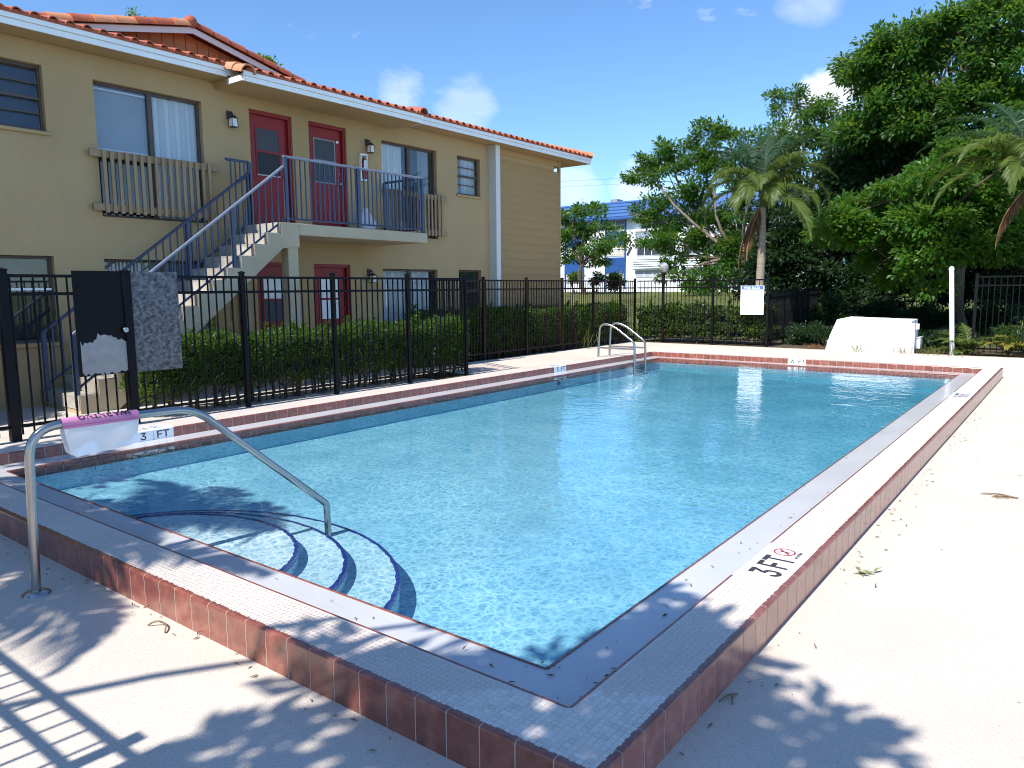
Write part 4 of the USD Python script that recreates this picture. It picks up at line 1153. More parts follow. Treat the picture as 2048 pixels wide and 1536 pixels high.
obj('lid_seam', box(x0 + .09, x1 - .016, y0 + .047, y1 + .002, .396, .372) if False else hull([(x0 + .095, y0 + .046, .399), (x1 - .016, y0 + .046, .364), (x0 + .095, y0 + .06, .399), (x1 - .016, y0 + .06, .364), (x0 + .095, y0 + .046, .410), (x1 - .016, y0 + .046, .374), (x0 + .095, y0 + .06, .41), (x1 - .016, y0 + .06, .374)]), 'ink_grey', wb)
obj('side_brace', join([hull([(x1 - .03, y0 + .06, .74), (x1 + .03, y0 + .10, .74), (x1 + .0, y0 + .02, .0), (x1 + .05, y0 + .05, .0), (x1 - .03, y0 + .12, .74), (x1 + .03, y0 + .15, .74), (x1, y0 + .08, 0), (x1 + .05, y0 + .1, 0)])]), 'white_box', wb)
obj('side_vent', join([box(x1 - .001, x1 + .13, y0 + .35, y0 + .38, .10, .36), box(x1 - .001, x1 + .13, y0 + .62, y0 + .65, .10, .36), hull([(x1 - .001, y0 + .33, .35), (x1 + .15, y0 + .33, .39), (x1 - .001, y0 + .67, .35), (x1 + .15, y0 + .67, .39), (x1 - .001, y0 + .33, .37), (x1 + .15, y0 + .33, .41), (x1 - .001, y0 + .67, .37), (x1 + .15, y0 + .67, .41)])]), 'white_box', wb)
obj('latch', cbox(-.15, -.12, y0 + .155, y0 + .18, .70, .74, .004), 'hvac', wb)
obj('hinge_cap', cbox(x1 + .01, x1 + .09, y0 + .34, y0 + .42, .58, .72, .006), 'white_box', wb)

# leaning white post with rounded top
wp = thing('white_post', 'tall leaning white round topped post beside the pump enclosure', 'post', (-.755, 18.34, ZD))
lean = -.064
pp = [(lean * z, 0, z) for z in np.linspace(-.02, 2.02, 8)]
obj('shaft', tube(pp, .054, 16), 'white_paint', wp, smooth=40)
obj('dome_cap', join([moved(lathe([(.054, 2.02), (.060, 2.025), (.060, 2.05), (.052, 2.085), (.035, 2.108), (.001, 2.118)], 16), (lean * 2.02, 0, 0))]), 'white_paint', wp, smooth=40)
pv = thing('capped_pipe', 'short white capped pipe by the foot of the pump enclosure', 'pipe', (-3.66, 18.45, ZD))
obj('pipe', tube([(0, 0, -.02), (0, 0, .19)], .022, 10), 'white_paint', pv, smooth=40)
obj('cap', tube([(0, 0, .19), (0, 0, .25)], .032, 10), 'hvac', pv, smooth=40)

# ------------------------------------------------------------------ the blue and white building beyond the lawn
FY, FD = 64.0, 12.0
fb = thing('far_apartment_building', 'white three storey apartment building with blue panels and blue mansard roof beyond the lawn', 'building', (0, 0, 0))
fxx = lambda px: at(px, 500, FY)[0]
fzz = lambda py: CAM[2] + (at(1230, py, FY)[2] - CAM[2])
xa, xb = fxx(1040), fxx(1640)
zbase, zeave, ztop = 1.0, fzz(438), fzz(403)
st = (zeave - zbase) / 3
obj('wall', box(xa, xb, FY, FY + FD, zbase - .6, zeave), 'far_white', fb)
rf = obj('mansard_roof', hull([(xa - .5, FY - .7, zeave), (xb + .5, FY - .7, zeave), (xa - .5, FY + FD, zeave), (xb + .5, FY + FD, zeave), (xa + .2, FY + .3, ztop), (xb - .2, FY + .3, ztop), (xa + .2, FY + FD - .7, ztop), (xb - .2, FY + FD - .7, ztop)]), 'far_roof', fb)
for k in range(5):
    t = (k + .5) / 5
    z = zeave + (ztop - zeave) * t; y = FY - .7 + 1.0 * t
    obj('roof_course', box(xa - .4, fxx(1272), y - .06, y + .05, z - .02, z + .04), 'far_roof', rf)
xs_ = np.arange(fxx(1275), xb, .42)
for x in xs_[:90]:
    obj('roof_rib', hull([(x, FY - .76, zeave), (x + .1, FY - .76, zeave), (x, FY + .24, ztop), (x + .1, FY + .24, ztop), (x, FY - .6, zeave), (x + .1, FY - .6, zeave), (x, FY + .4, ztop), (x + .1, FY + .4, ztop)]), 'far_roof', rf)
obj('eave_board', box(xa - .6, xb + .6, FY - .78, FY - .70, zeave - .16, zeave + .03), 'far_blue', fb)
obj('rooftop_vent', join([box(fxx(1190), fxx(1193), FY + 3, FY + 3.5, ztop, ztop + .55), box(fxx(1194), fxx(1204), FY + 3, FY + 4.2, ztop, ztop + .62)]), 'hvac', fb)


def fwin(px0, px1, pz0, pz1, n, bars=0, pane='far_glass', frame='far_grey', proud=.04):
    x0, x1, z1, z0 = fxx(px0), fxx(px1), fzz(pz0), fzz(pz1)
    t = .07
    w = obj('window', join([box(x0, x0 + t, FY - proud, FY + .02, z0, z1), box(x1 - t, x1, FY - proud, FY + .02, z0, z1), box(x0 + t, x1 - t, FY - proud, FY + .02, z1 - t, z1), box(x0 + t, x1 - t, FY - proud, FY + .02, z0, z0 + t)]), frame, fb)
    e = np.linspace(x0 + t, x1 - t, n + 1)
    for i in range(n):
        obj('pane', box(e[i] + .03, e[i + 1] - .03, FY - .015, FY + .01, z0 + t, z1 - t), pane, w)
        if i:
            obj('mullion', box(e[i] - .03, e[i] + .03, FY - proud, FY + .01, z0 + t, z1 - t), 'far_white', w)
    for k in range(bars):
        z = z0 + t + (z1 - z0 - 2 * t) * (k + 1) / (bars + 1)
        obj('glazing_bar', box(x0 + t, x1 - t, FY - proud - .005, FY - .016, z - .025, z + .025), 'far_white', w)
    return w


for (p0, p1) in ((1131, 1168), (1212, 1251)):
    for (q0, q1) in ((463, 490), (515, 546)):
        obj('spandrel_panel', box(fxx(p0), fxx(p1), FY - .10, FY + .01, fzz(q1), fzz(q0)), 'far_blue', fb)
    obj('panel_jamb', join([box(fxx(p) - .06, fxx(p) + .06, FY - .12, FY + .01, zbase, zeave) for p in (p0, p1)]), 'far_blue', fb)
    fwin(p0 + 2, p1 - 2, 441, 461, 2, 1)
    fwin(p0 + 2, p1 - 2, 492, 513, 2, 3, pane='far_beige')
    fwin(p0 + 2, p1 - 2, 548, 566, 2, 1, pane='far_beige')
fwin(1282, 1345, 440, 462, 3, 1)
fwin(1273, 1351, 484, 514, 5, 0)
fwin(1272, 1340, 543, 556, 4, 0, pane='far_grey')
fwin(1366, 1440, 440, 462, 3, 1); fwin(1366, 1440, 484, 514, 4, 0); fwin(1366, 1440, 543, 560, 4, 0, pane='far_grey')
fwin(1470, 1540, 440, 462, 3, 1); fwin(1470, 1540, 484, 514, 4, 0); fwin(1470, 1560, 543, 560, 4, 0)
for p0, p1 in ((1270, 1352), (1364, 1446), (1462, 1560)):
    bal = obj('balcony_front', box(fxx(p0), fxx(p1), FY - .35, FY - .25, fzz(541), fzz(516)), 'far_white', fb)
    for k in range(5):
        z = fzz(518 + k * 4.4)
        obj('louvre', hull([(fxx(p0), FY - .352, z), (fxx(p1), FY - .352, z), (fxx(p0), FY - .46, z - .11), (fxx(p1), FY - .46, z - .11), (fxx(p0), FY - .352, z - .03), (fxx(p1), FY - .352, z - .03), (fxx(p0), FY - .46, z - .13), (fxx(p1), FY - .46, z - .13)]), 'far_white', bal)
    obj('balcony_slab', box(fxx(p0), fxx(p1), FY - .5, FY + .01, fzz(484) + .02, fzz(481)), 'far_white', fb)
    obj('balcony_slab', box(fxx(p0), fxx(p1), FY - .5, FY + .01, fzz(466), fzz(462.5)), 'far_white', fb)
obj('wall_plaque', frame_to(box(-.09, .09, -.45, .45, 0, .05), (fxx(1259), FY - .06, fzz(503)), (.87, 0, -.5), (.5, 0, .87)), 'ink', fb)
obj('low_wall', box(fxx(1262), fxx(1440), FY - 3.0, FY - 2.8, zbase - .3, zbase + .42), 'far_white', fb)
# overhead wires crossing in front of it
for k, (pa, pb, Y_) in enumerate((((1000, 467), (1330, 449), 52), ((1000, 501.5), (1460, 486), 52), ((1000, 364), (1420, 341), 58), ((1000, 376), (1420, 352), 58))):
    A = at(*pa, Y_); B = at(*pb, Y_)
    A2 = A - (B - A) * 1.2; B2 = B + (B - A) * 1.5
    pts = [A2 + (B2 - A2) * t - np.array([0, 0, .25 * 4 * t * (1 - t)]) for t in np.linspace(0, 1, 13)]
    obj('overhead_wire', tube(pts, .012 if k < 2 else .010, 5), 'wire', label=['upper cable across the small tree', 'lower cable across the small tree', 'higher thin cable against the sky', 'lower thin cable against the sky'][k] + ' before the far building', cat='cable', group='overhead cables')
# ------------------------------------------------------------------ vegetation
def cloud(rng, blobs, per, leaf, wid, spread, up=.45, out=.7, core=.35):
    """Leaf clumps through ellipsoids. blobs: (centre, radii, n_tufts)."""
    C, D, N = [], [], []
    for c, r, n in blobs:
        c = np.asarray(c, float); r = np.asarray(r, float)
        m = max(3, n // 7)
        us = unit(rng, m)
        sc = us * r * (rng.uniform(core, 1.0, m) ** .6)[:, None]
        pick = rng.integers(0, m, n)
        p = c + sc[pick] + unit(rng, n) * (r.mean() * .34) * rng.uniform(.2, 1, (n, 1)) * np.array([1.15, 1.15, .6])
        u = us[pick] * .7 + unit(rng, n) * .4
        k = per
        q = np.repeat(p, k, 0); uu = np.repeat(u, k, 0)
        jit = unit(rng, n * k)
        C.append(q + jit * spread * rng.uniform(.15, 1, (n * k, 1)) * np.array([1, 1, .7]))
        D.append(jit * .9 + uu * out + np.array([0, 0, -.15]))
        N.append(SUN * up * 1.5 + unit(rng, n * k) * .55 + uu * .30 + np.array([0, 0, .2]))
    C, D, N = np.vstack(C), np.vstack(D), np.vstack(N)
    L = leaf * rng.uniform(.65, 1.25, len(C))
    return leaves(C, D, N, L, L * wid)


def limb(rng, a, b, r0, r1, n=7, bend=.12):
    a, b = np.asarray(a, float), np.asarray(b, float)
    t = np.linspace(0, 1, n)[:, None]
    ln = np.linalg.norm(b - a)
    off = rng.normal(size=3) * bend * ln
    mid = np.sin(t * PI) * off
    mid[:, 2] += (np.sin(t[:, 0] * PI) * .06 * ln)
    return tube(a + (b - a) * t + mid, np.linspace(r0, r1, n), 7)


def tree(name, label, base, fork, blobs, seed, mat='leaf_tree', bark='bark', leaf=.16, wid=.5, per=16, spread=.30, r0=.22, cat='tree', group=None, limbs=True, up=.45, core=.35, twigs=2):
    rng = np.random.default_rng(seed)
    t = thing(name, label, cat, base, group=group)
    base = np.asarray(base, float); fork = np.asarray(fork, float)
    tr = [limb(rng, base - [0, 0, .1], fork, r0, r0 * .62, 9, .04)]
    if limbs:
        for c, r, n in blobs:
            c = np.asarray(c, float)
            tr.append(limb(rng, fork + rng.normal(size=3) * .05, c, r0 * .42, r0 * .10))
            for _ in range(twigs):
                e = c + unit(rng, 1)[0] * np.asarray(r) * .85
                tr.append(limb(rng, c + (fork - c) * rng.uniform(.05, .3), e, r0 * .12, r0 * .03, 5))
    obj('trunk', shift(join(tr), base), bark, t, smooth=40)
    obj('crown', shift(cloud(rng, blobs, per, leaf, wid, spread, up=up, core=core), base), mat, t)
    return t


def blob(px, py, Y, rx, ry, n, dep=None):
    """An ellipsoid clump seen at pixel (px, py) on the surveyed plane y=Y with radii in metres taken from pixel radii."""
    c = at(px, py, Y)
    s = np.linalg.norm(c - CAM) / FPX
    return (c, (rx * s, (dep if dep else (rx + ry) / 2 * s), ry * s), n)


# spreading tree in the middle, layered branches against the sky
B = []
for (px, py, rx, ry, n) in [(1300, 325, 38, 14, 26), (1285, 350, 34, 12, 22), (1345, 300, 40, 16, 30), (1340, 345, 50, 24, 44), (1395, 315, 40, 22, 34), (1420, 275, 30, 24, 34), (1450, 262, 26, 14, 20), (1440, 320, 46, 28, 46), (1370, 380, 46, 22, 40),
                            (1310, 408, 30, 20, 26), (1275, 425, 26, 12, 18), (1330, 440, 50, 20, 44), (1400, 420, 50, 26, 46), (1265, 480, 20, 10, 12), (1300, 480, 34, 12, 22), (1360, 482, 48, 18, 40), (1430, 470, 50, 30, 60), (1350, 520, 30, 16, 20),
                            (1420, 530, 50, 22, 46), (1480, 500, 46, 40, 60), (1480, 420, 36, 34, 40), (1480, 360, 30, 26, 30), (1500, 290, 34, 26, 30), (1545, 270, 40, 24, 30), (1400, 565, 46, 14, 24), (1470, 555, 50, 20, 36), (1345, 558, 34, 12, 14)]:
    B.append(blob(px, py, 29.5, rx, ry, int(n * 2.6), .9 + .35 * np.sin(px)))
tree('spreading_tree', 'wide spreading green tree with layered branches in front of the blue roofed building', (-12.0 + 3.4, 29.8, -.05), at(1480, 520, 29.8), B, 21, r0=.20, leaf=.17, per=13, spread=.34)
B = []
for (px, py, rx, ry, n) in [(1580, 190, 36, 12, 20), (1600, 205, 30, 16, 22), (1640, 195, 22, 12, 12), (1560, 222, 26, 8, 12), (1620, 232, 44, 14, 30), (1670, 222, 34, 14, 22), (1690, 250, 26, 18, 20), (1600, 265, 40, 20, 34), (1650, 280, 34, 16, 26), (1570, 300, 34, 24, 34),
                            (1610, 330, 34, 22, 30), (1560, 350, 40, 30, 40), (1620, 390, 30, 20, 24), (1680, 300, 30, 22, 26)]:
    B.append(blob(px, py, 31.0, rx, ry, int(n * 2.0), .9))
tree('slender_tree', 'taller thin topped tree behind the centre palm reaching into the white cloud', (-6.0, 31.3, 0), at(1600, 430, 31.2), B, 22, r0=.16, leaf=.17, per=12, spread=.33, mat='leaf_tree')
# big tree with a bare forked stem
B = []
for (px, py, rx, ry, n) in [(1760, 90, 40, 22, 40), (1740, 130, 46, 30, 60), (1720, 170, 24, 18, 20), (1790, 120, 50, 40, 70), (1830, 60, 50, 26, 50), (1850, 110, 44, 30, 40), (1900, 40, 40, 16, 26), (1880, 80, 36, 24, 24), (1940, 60, 40, 34, 40), (1800, 190, 60, 30, 70), (1760, 220, 40, 26, 40), (1860, 190, 40, 34, 30),
                            (1960, 120, 50, 40, 50), (1980, 60, 50, 50, 50), (2030, 40, 50, 50, 60), (2040, 130, 50, 50, 70), (1960, 180, 50, 26, 40), (1930, 200, 36, 26, 30), (1720, 270, 44, 20, 40), (1800, 250, 70, 28, 70), (1880, 250, 40, 26, 30), (1990, 220, 60, 40, 60), (2060, 220, 40, 50, 50), (2000, 15, 40, 26, 30)]:
    B.append(blob(px, py, 27.0, rx, ry, int(n * 3.0), 1.3))
fork = at(1908, 225, 27.0)
tb = tree('forked_tree', 'tall tree with a pale forked stem and airy bright crown at the deck end', (fork[0] + .45, 27.4, -.05), fork, B, 23, r0=.17, leaf=.19, per=12, spread=.36, mat='leaf_tree', bark='bark')
# dark dense middle tree in its own shade
B = []
for (px, py, rx, ry, n) in [(1700, 300, 50, 26, 60), (1770, 310, 60, 30, 80), (1680, 350, 40, 26, 50), (1740, 360, 60, 26, 70), (1840, 320, 60, 30, 70), (1690, 390, 40, 24, 40), (1650, 420, 40, 30, 40), (1560, 450, 50, 36, 60), (1600, 500, 60, 40, 80), (1540, 520, 40, 40, 60), (1660, 470, 50, 36, 60), (1580, 560, 60, 24, 50), (1680, 545, 60, 36, 70), (1770, 560, 60, 30, 60), (1860, 560, 60, 30, 60), (1930, 540, 60, 36, 60), (1500, 570, 30, 24, 24), (1990, 560, 60, 40, 70), (2050, 560, 50, 50, 70), (2000, 500, 60, 40, 60), (1960, 430, 70, 50, 70), (1900, 400, 70, 50, 70), (2040, 420, 60, 60, 70), (1960, 310, 60, 40, 60), (2050, 330, 50, 60, 70), (1880, 290, 40, 26, 30), (1610, 590, 50, 16, 40), (1720, 590, 50, 16, 40), (1560, 400, 30, 20, 24)]:
    B.append(blob(px, py, 29.0, rx, ry, int(n * 3.4), 1.5))
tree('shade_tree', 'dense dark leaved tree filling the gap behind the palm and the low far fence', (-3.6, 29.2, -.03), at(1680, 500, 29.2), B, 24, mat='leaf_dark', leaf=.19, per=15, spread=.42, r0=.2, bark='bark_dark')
# bright hedge like tree on the right
B = []
for (px, py, rx, ry, n) in [(1680, 440, 46, 24, 60), (1650, 470, 36, 20, 40), (1740, 420, 60, 26, 80), (1800, 390, 60, 26, 80), (1870, 360, 70, 30, 100), (1940, 330, 60, 30, 80), (1720, 470, 60, 26, 80), (1790, 450, 70, 34, 110), (1870, 430, 80, 36, 130), (1960, 400, 80, 40, 130), (2040, 380, 60, 50, 100), (1800, 510, 50, 28, 70), (1870, 500, 70, 30, 90), (1960, 480, 80, 36, 120), (2050, 470, 60, 50, 100), (1800, 560, 46, 24, 50), (1870, 575, 30, 16, 16), (1990, 300, 70, 36, 80), (2060, 300, 50, 40, 60), (1905, 295, 24, 14, 26), (1780, 372, 20, 12, 20), (1850, 335, 22, 12, 22), (1690, 415, 20, 14, 16), (1830, 545, 24, 18, 26), (1745, 520, 26, 18, 26)]:
    B.append(blob(px, py + 6 * math.sin(px * .7), 23.6 + 1.2 * math.sin(px * .13), rx * .8, ry * .8, int(n * 2.0), .8))
tree('bushy_tree', 'low bright green bushy tree with glossy leaves above the white post', (-1.2, 25.2, -.06), at(1880, 520, 24.6), B, 25, mat='leaf_bright', leaf=.16, wid=.62, per=13, spread=.34, r0=.16, bark='bark_dark', twigs=1)
# trees by the far building
B = [blob(px, py, 52, rx, ry, int(n * 2.2), 1.6) for (px, py, rx, ry, n) in [(1140, 435, 26, 14, 30), (1180, 425, 30, 16, 36), (1190, 455, 40, 14, 40), (1150, 475, 36, 16, 40), (1215, 475, 26, 12, 22), (1225, 490, 18, 10, 14), (1175, 500, 40, 14, 36), (1135, 510, 20, 12, 20), (1200, 515, 24, 10, 16)]]
tree('small_tree', 'small round crowned tree standing before the blue panels of the far building', (at(1172, 585, 52)[0], 52, .85), at(1163, 530, 52), B, 26, leaf=.30, per=12, spread=.55, r0=.22, mat='leaf_tree', bark='bark_dark')
for k, (px, py, rx, ry, n, Y_, lab) in enumerate([(1225, 563, 16, 12, 50, 58, 'dark round shrub under the blue panel column of the far building'), (1150, 556, 14, 8, 24, 56, 'pale small shrub beside the tan corner against the far building'), (1195, 560, 10, 10, 24, 57, 'narrow dark shrub at the small tree by the far building'), (1400, 572, 40, 9, 40, 50, 'low shrub row below the white balconies of the far building')]):
    b = blob(px, py, Y_, rx, ry, n * 2, 1.0)
    rr_ = np.random.default_rng(60 + k)
    s = thing('shrub', lab, 'shrub', (b[0][0], Y_, lawn_z(0, Y_)))
    obj('stem', shift(join([limb(rr_, (b[0][0] + d, Y_, float(lawn_z(0, Y_)) - .05), b[0] + [d * 2, 0, 0], .05, .02, 4) for d in (-.15, 0, .15)]), (b[0][0], Y_, lawn_z(0, Y_))), 'bark_dark', s)
    obj('foliage', shift(cloud(rr_, [b], 14, .26, .5, .42), (b[0][0], Y_, lawn_z(0, Y_))), 'leaf_dark' if k in (0, 2) else 'leaf_hedge', s)
# the tip of a tree behind the roof
c1 = at(262 * 1.0, 18, 24.0)
for k, (px, py, Y_, lab) in enumerate([(270, 22, 18.0, 'tree top just showing over the roof ridge left of the gable peak'), (528, 104, 18.0, 'tree top just showing over the gable slope by the sky')]):
    c = at(px, py + 20, Y_)
    tree('roof_side_tree', lab, (c[0], Y_, -.1), c - [0, 0, 1.2], [(c, (.55, .5, .42), 60), (c - [.3, 0, .8], (1.3, 1, .8), 120)], 70 + k, leaf=.2, per=10, spread=.3)


# woods closing the view beyond the lawn
rng = np.random.default_rng(77)
Bw = []
for k in range(46):
    x = -26 + k * 2.6 + rng.uniform(-1, 1)
    Bw.append(((x, 86 + rng.uniform(-4, 4), rng.uniform(2.5, 6.5)), (3.2, 2.5, 2.6), 90))
obj('far_wood', cloud(rng, Bw, 9, .55, .6, 1.1), 'leaf_dark', label='dark far off wood closing the view beyond the lawn', cat='wood', kind='stuff')


# --- palms
def palm_frond(rng, o, az, el, ln, droop, nl=84, ll=.55, wid=.04, twist=0.0, vee=.5, hang=.25):
    """One feather frond: rachis curve plus leaflets. Returns (rachis mesh, leaflets mesh)."""
    n = 16
    t = np.linspace(0, 1, n)
    e = el - droop * t ** 1.35
    d = np.stack([np.cos(e) * math.cos(az), np.cos(e) * math.sin(az), np.sin(e)], 1)
    p = o + np.vstack([np.zeros(3), np.cumsum((d[:-1] + d[1:]) / 2 * ln / (n - 1), 0)])
    side0 = np.array([-math.sin(az), math.cos(az), 0.0])
    rach = tube(p, np.linspace(.022, .005, n), 5)
    s = np.linspace(.14, .995, nl)
    C, D, N, L = [], [], [], []
    for sd in (-1, 1):
        P = np.stack([np.interp(s, t, p[:, k]) for k in range(3)], 1)
        T = np.stack([np.interp(s, t, d[:, k]) for k in range(3)], 1)
        upv = np.cross(T, side0) * -1
        upv *= np.sign(upv[:, 2:3] + 1e-9)
        a = vee * (1 - .5 * s)[:, None]
        dirn = side0 * sd * (.95 - .45 * s[:, None]) + T * (.38 + .55 * s[:, None]) + upv * a + np.array([0, 0, -hang]) + rng.normal(size=(nl, 3)) * .09
        C.append(P); D.append(dirn); N.append(upv + rng.normal(size=(nl, 3)) * .15 + side0 * sd * -.5)
        L.append(ll * (.45 + .55 * np.sin(np.clip(s * 1.1 + .08, 0, 1) * PI) ** .6) * (1 - .45 * s ** 4) * rng.uniform(.88, 1.08, nl))
    C, D, N, L = np.vstack(C), np.vstack(D), np.vstack(N), np.concatenate(L)
    # two-part leaflets whose tips hang
    d1 = D / np.linalg.norm(D, axis=1, keepdims=True)
    h = C + d1 * (L * .55)[:, None]
    d2 = d1 + np.array([0, 0, -.55 - hang])
    a1 = strip(C, h, h + d2 / np.linalg.norm(d2, axis=1, keepdims=True) * (L * .45)[:, None], N, wid)
    return rach, a1


def strip(a, b, c, nrm, w):
    s = np.cross(b - a, nrm); s /= np.maximum(np.linalg.norm(s, axis=1, keepdims=True), 1e-9)
    w = np.broadcast_to(w, (len(a),))[:, None]
    v = np.stack([a - s * w * .25, a + s * w * .25, b + s * w * .5, b - s * w * .5, c], 1).reshape(-1, 3)
    k = np.arange(len(a)) * 5
    f = np.vstack([np.stack([k, k + 1, k + 2], 1), np.stack([k, k + 2, k + 3], 1), np.stack([k + 3, k + 2, k + 4], 1)])
    return v, f


def palm(label, base, top, fronds, seed, r=.11, mats=('frond', 'frond_blue'), dead=(), shaft=True, group=None, bark='palm_bark', ll=.64, wid=.036):
    rng = np.random.default_rng(seed)
    base = np.asarray(base, float); top = np.asarray(top, float)
    pm = thing('palm_tree', label, 'palm tree', base, group=group)
    t = np.linspace(0, 1, 26)
    ctr = base + (top - base) * t[:, None] + np.sin(t * PI)[:, None] * np.array([.05, 0, 0])
    rad = r * (1.25 - .45 * t) + .006 * (np.arange(26) % 2)
    ctr[0, 2] -= .05
    obj('trunk', shift(tube(ctr, rad, 12), base), bark, pm, smooth=40)
    if shaft:
        obj('crownshaft', shift(tube([top - [0, 0, .02], top + [0, 0, .25], top + [0, 0, .55]], [r * .85, r * 1.0, r * .45], 10), base), 'frond', pm, smooth=40)
    o = top + np.array([0, 0, .45 if shaft else .1])
    for k, (az, el, ln, dr, m) in enumerate(fronds):
        ra, lf = palm_frond(rng, o + np.array([math.cos(az), math.sin(az), 0]) * .05, az, el, ln, dr, ll=ll, wid=wid)
        fr = obj('frond', shift(join([ra, lf]), base), mats[m], pm)
    for (az, el, ln, dr) in dead:
        ra, lf = palm_frond(rng, top + [0, 0, .15], az, el, ln, dr, ll=.55, vee=-.1, hang=1.6, wid=.035)
        obj('dead_frond', shift(join([ra, lf]), base), 'dry_frond', pm, label='brown dead frond hanging down the trunk')
    return pm


R_ = math.radians
pf = [(R_(a), R_(e), l, R_(d), m) for a, e, l, d, m in [
    (185, 42, 2.25, 125, 0), (200, 18, 2.1, 105, 0), (168, 60, 2.3, 115, 0), (150, 74, 2.3, 50, 1), (100, 82, 2.2, 35, 1), (125, 68, 2.2, 50, 1), (60, 78, 2.3, 42, 1), (35, 70, 2.4, 52, 1), (20, 52, 2.3, 100, 0), (5, 36, 2.4, 128, 0), (-10, 18, 2.1, 100, 0),
    (-28, -8, 2.5, 72, 0), (-60, 28, 1.5, 125, 0), (-90, 38, 1.6, 135, 0), (-110, 18, 1.5, 115, 0), (-75, 52, 1.6, 125, 0), (-130, 55, 2.0, 115, 0), (90, 45, 2.0, 95, 0), (-20, 62, 2.2, 90, 0), (210, 66, 2.1, 65, 1), (180, 70, 2.3, 60, 1), (0, 72, 2.3, 60, 1)]]
palm('leafy palm with curving fronds and a hanging brown frond behind the rules sign', (-6.30, 20.4, -.1), (-6.20, 20.4, 3.95), pf, 31, dead=[(R_(215), R_(-55), 2.0, R_(36)), (R_(200), R_(-62), 1.8, R_(30)), (R_(235), R_(-60), 1.7, R_(30))], r=.12)
pf = [(R_(a), R_(e), l, R_(d), m) for a, e, l, d, m in [
    (185, 55, 2.3, 95, 1), (175, 30, 2.3, 105, 0), (195, 42, 2.3, 110, 0), (165, 66, 2.4, 80, 1), (205, 15, 2.1, 90, 0), (140, 74, 2.2, 60, 1), (90, 78, 2.2, 50, 1), (40, 66, 2.2, 70, 1), (10, 40, 2.2, 100, 0), (230, 50, 2.0, 110, 0), (-20, 20, 2.0, 100, 0), (-90, 45, 1.6, 120, 0), (-60, 30, 1.8, 110, 0), (260, 25, 1.7, 110, 0)]]
palm('palm at the deck edge with a golden dying frond beside the right fence', (.75, 20.2, -.1), (.50, 20.2, 3.95), [(a, e, l * 1.25, d, m) for a, e, l, d, m in pf], 32, r=.12, dead=[(R_(190), R_(-48), 1.7, R_(42))])


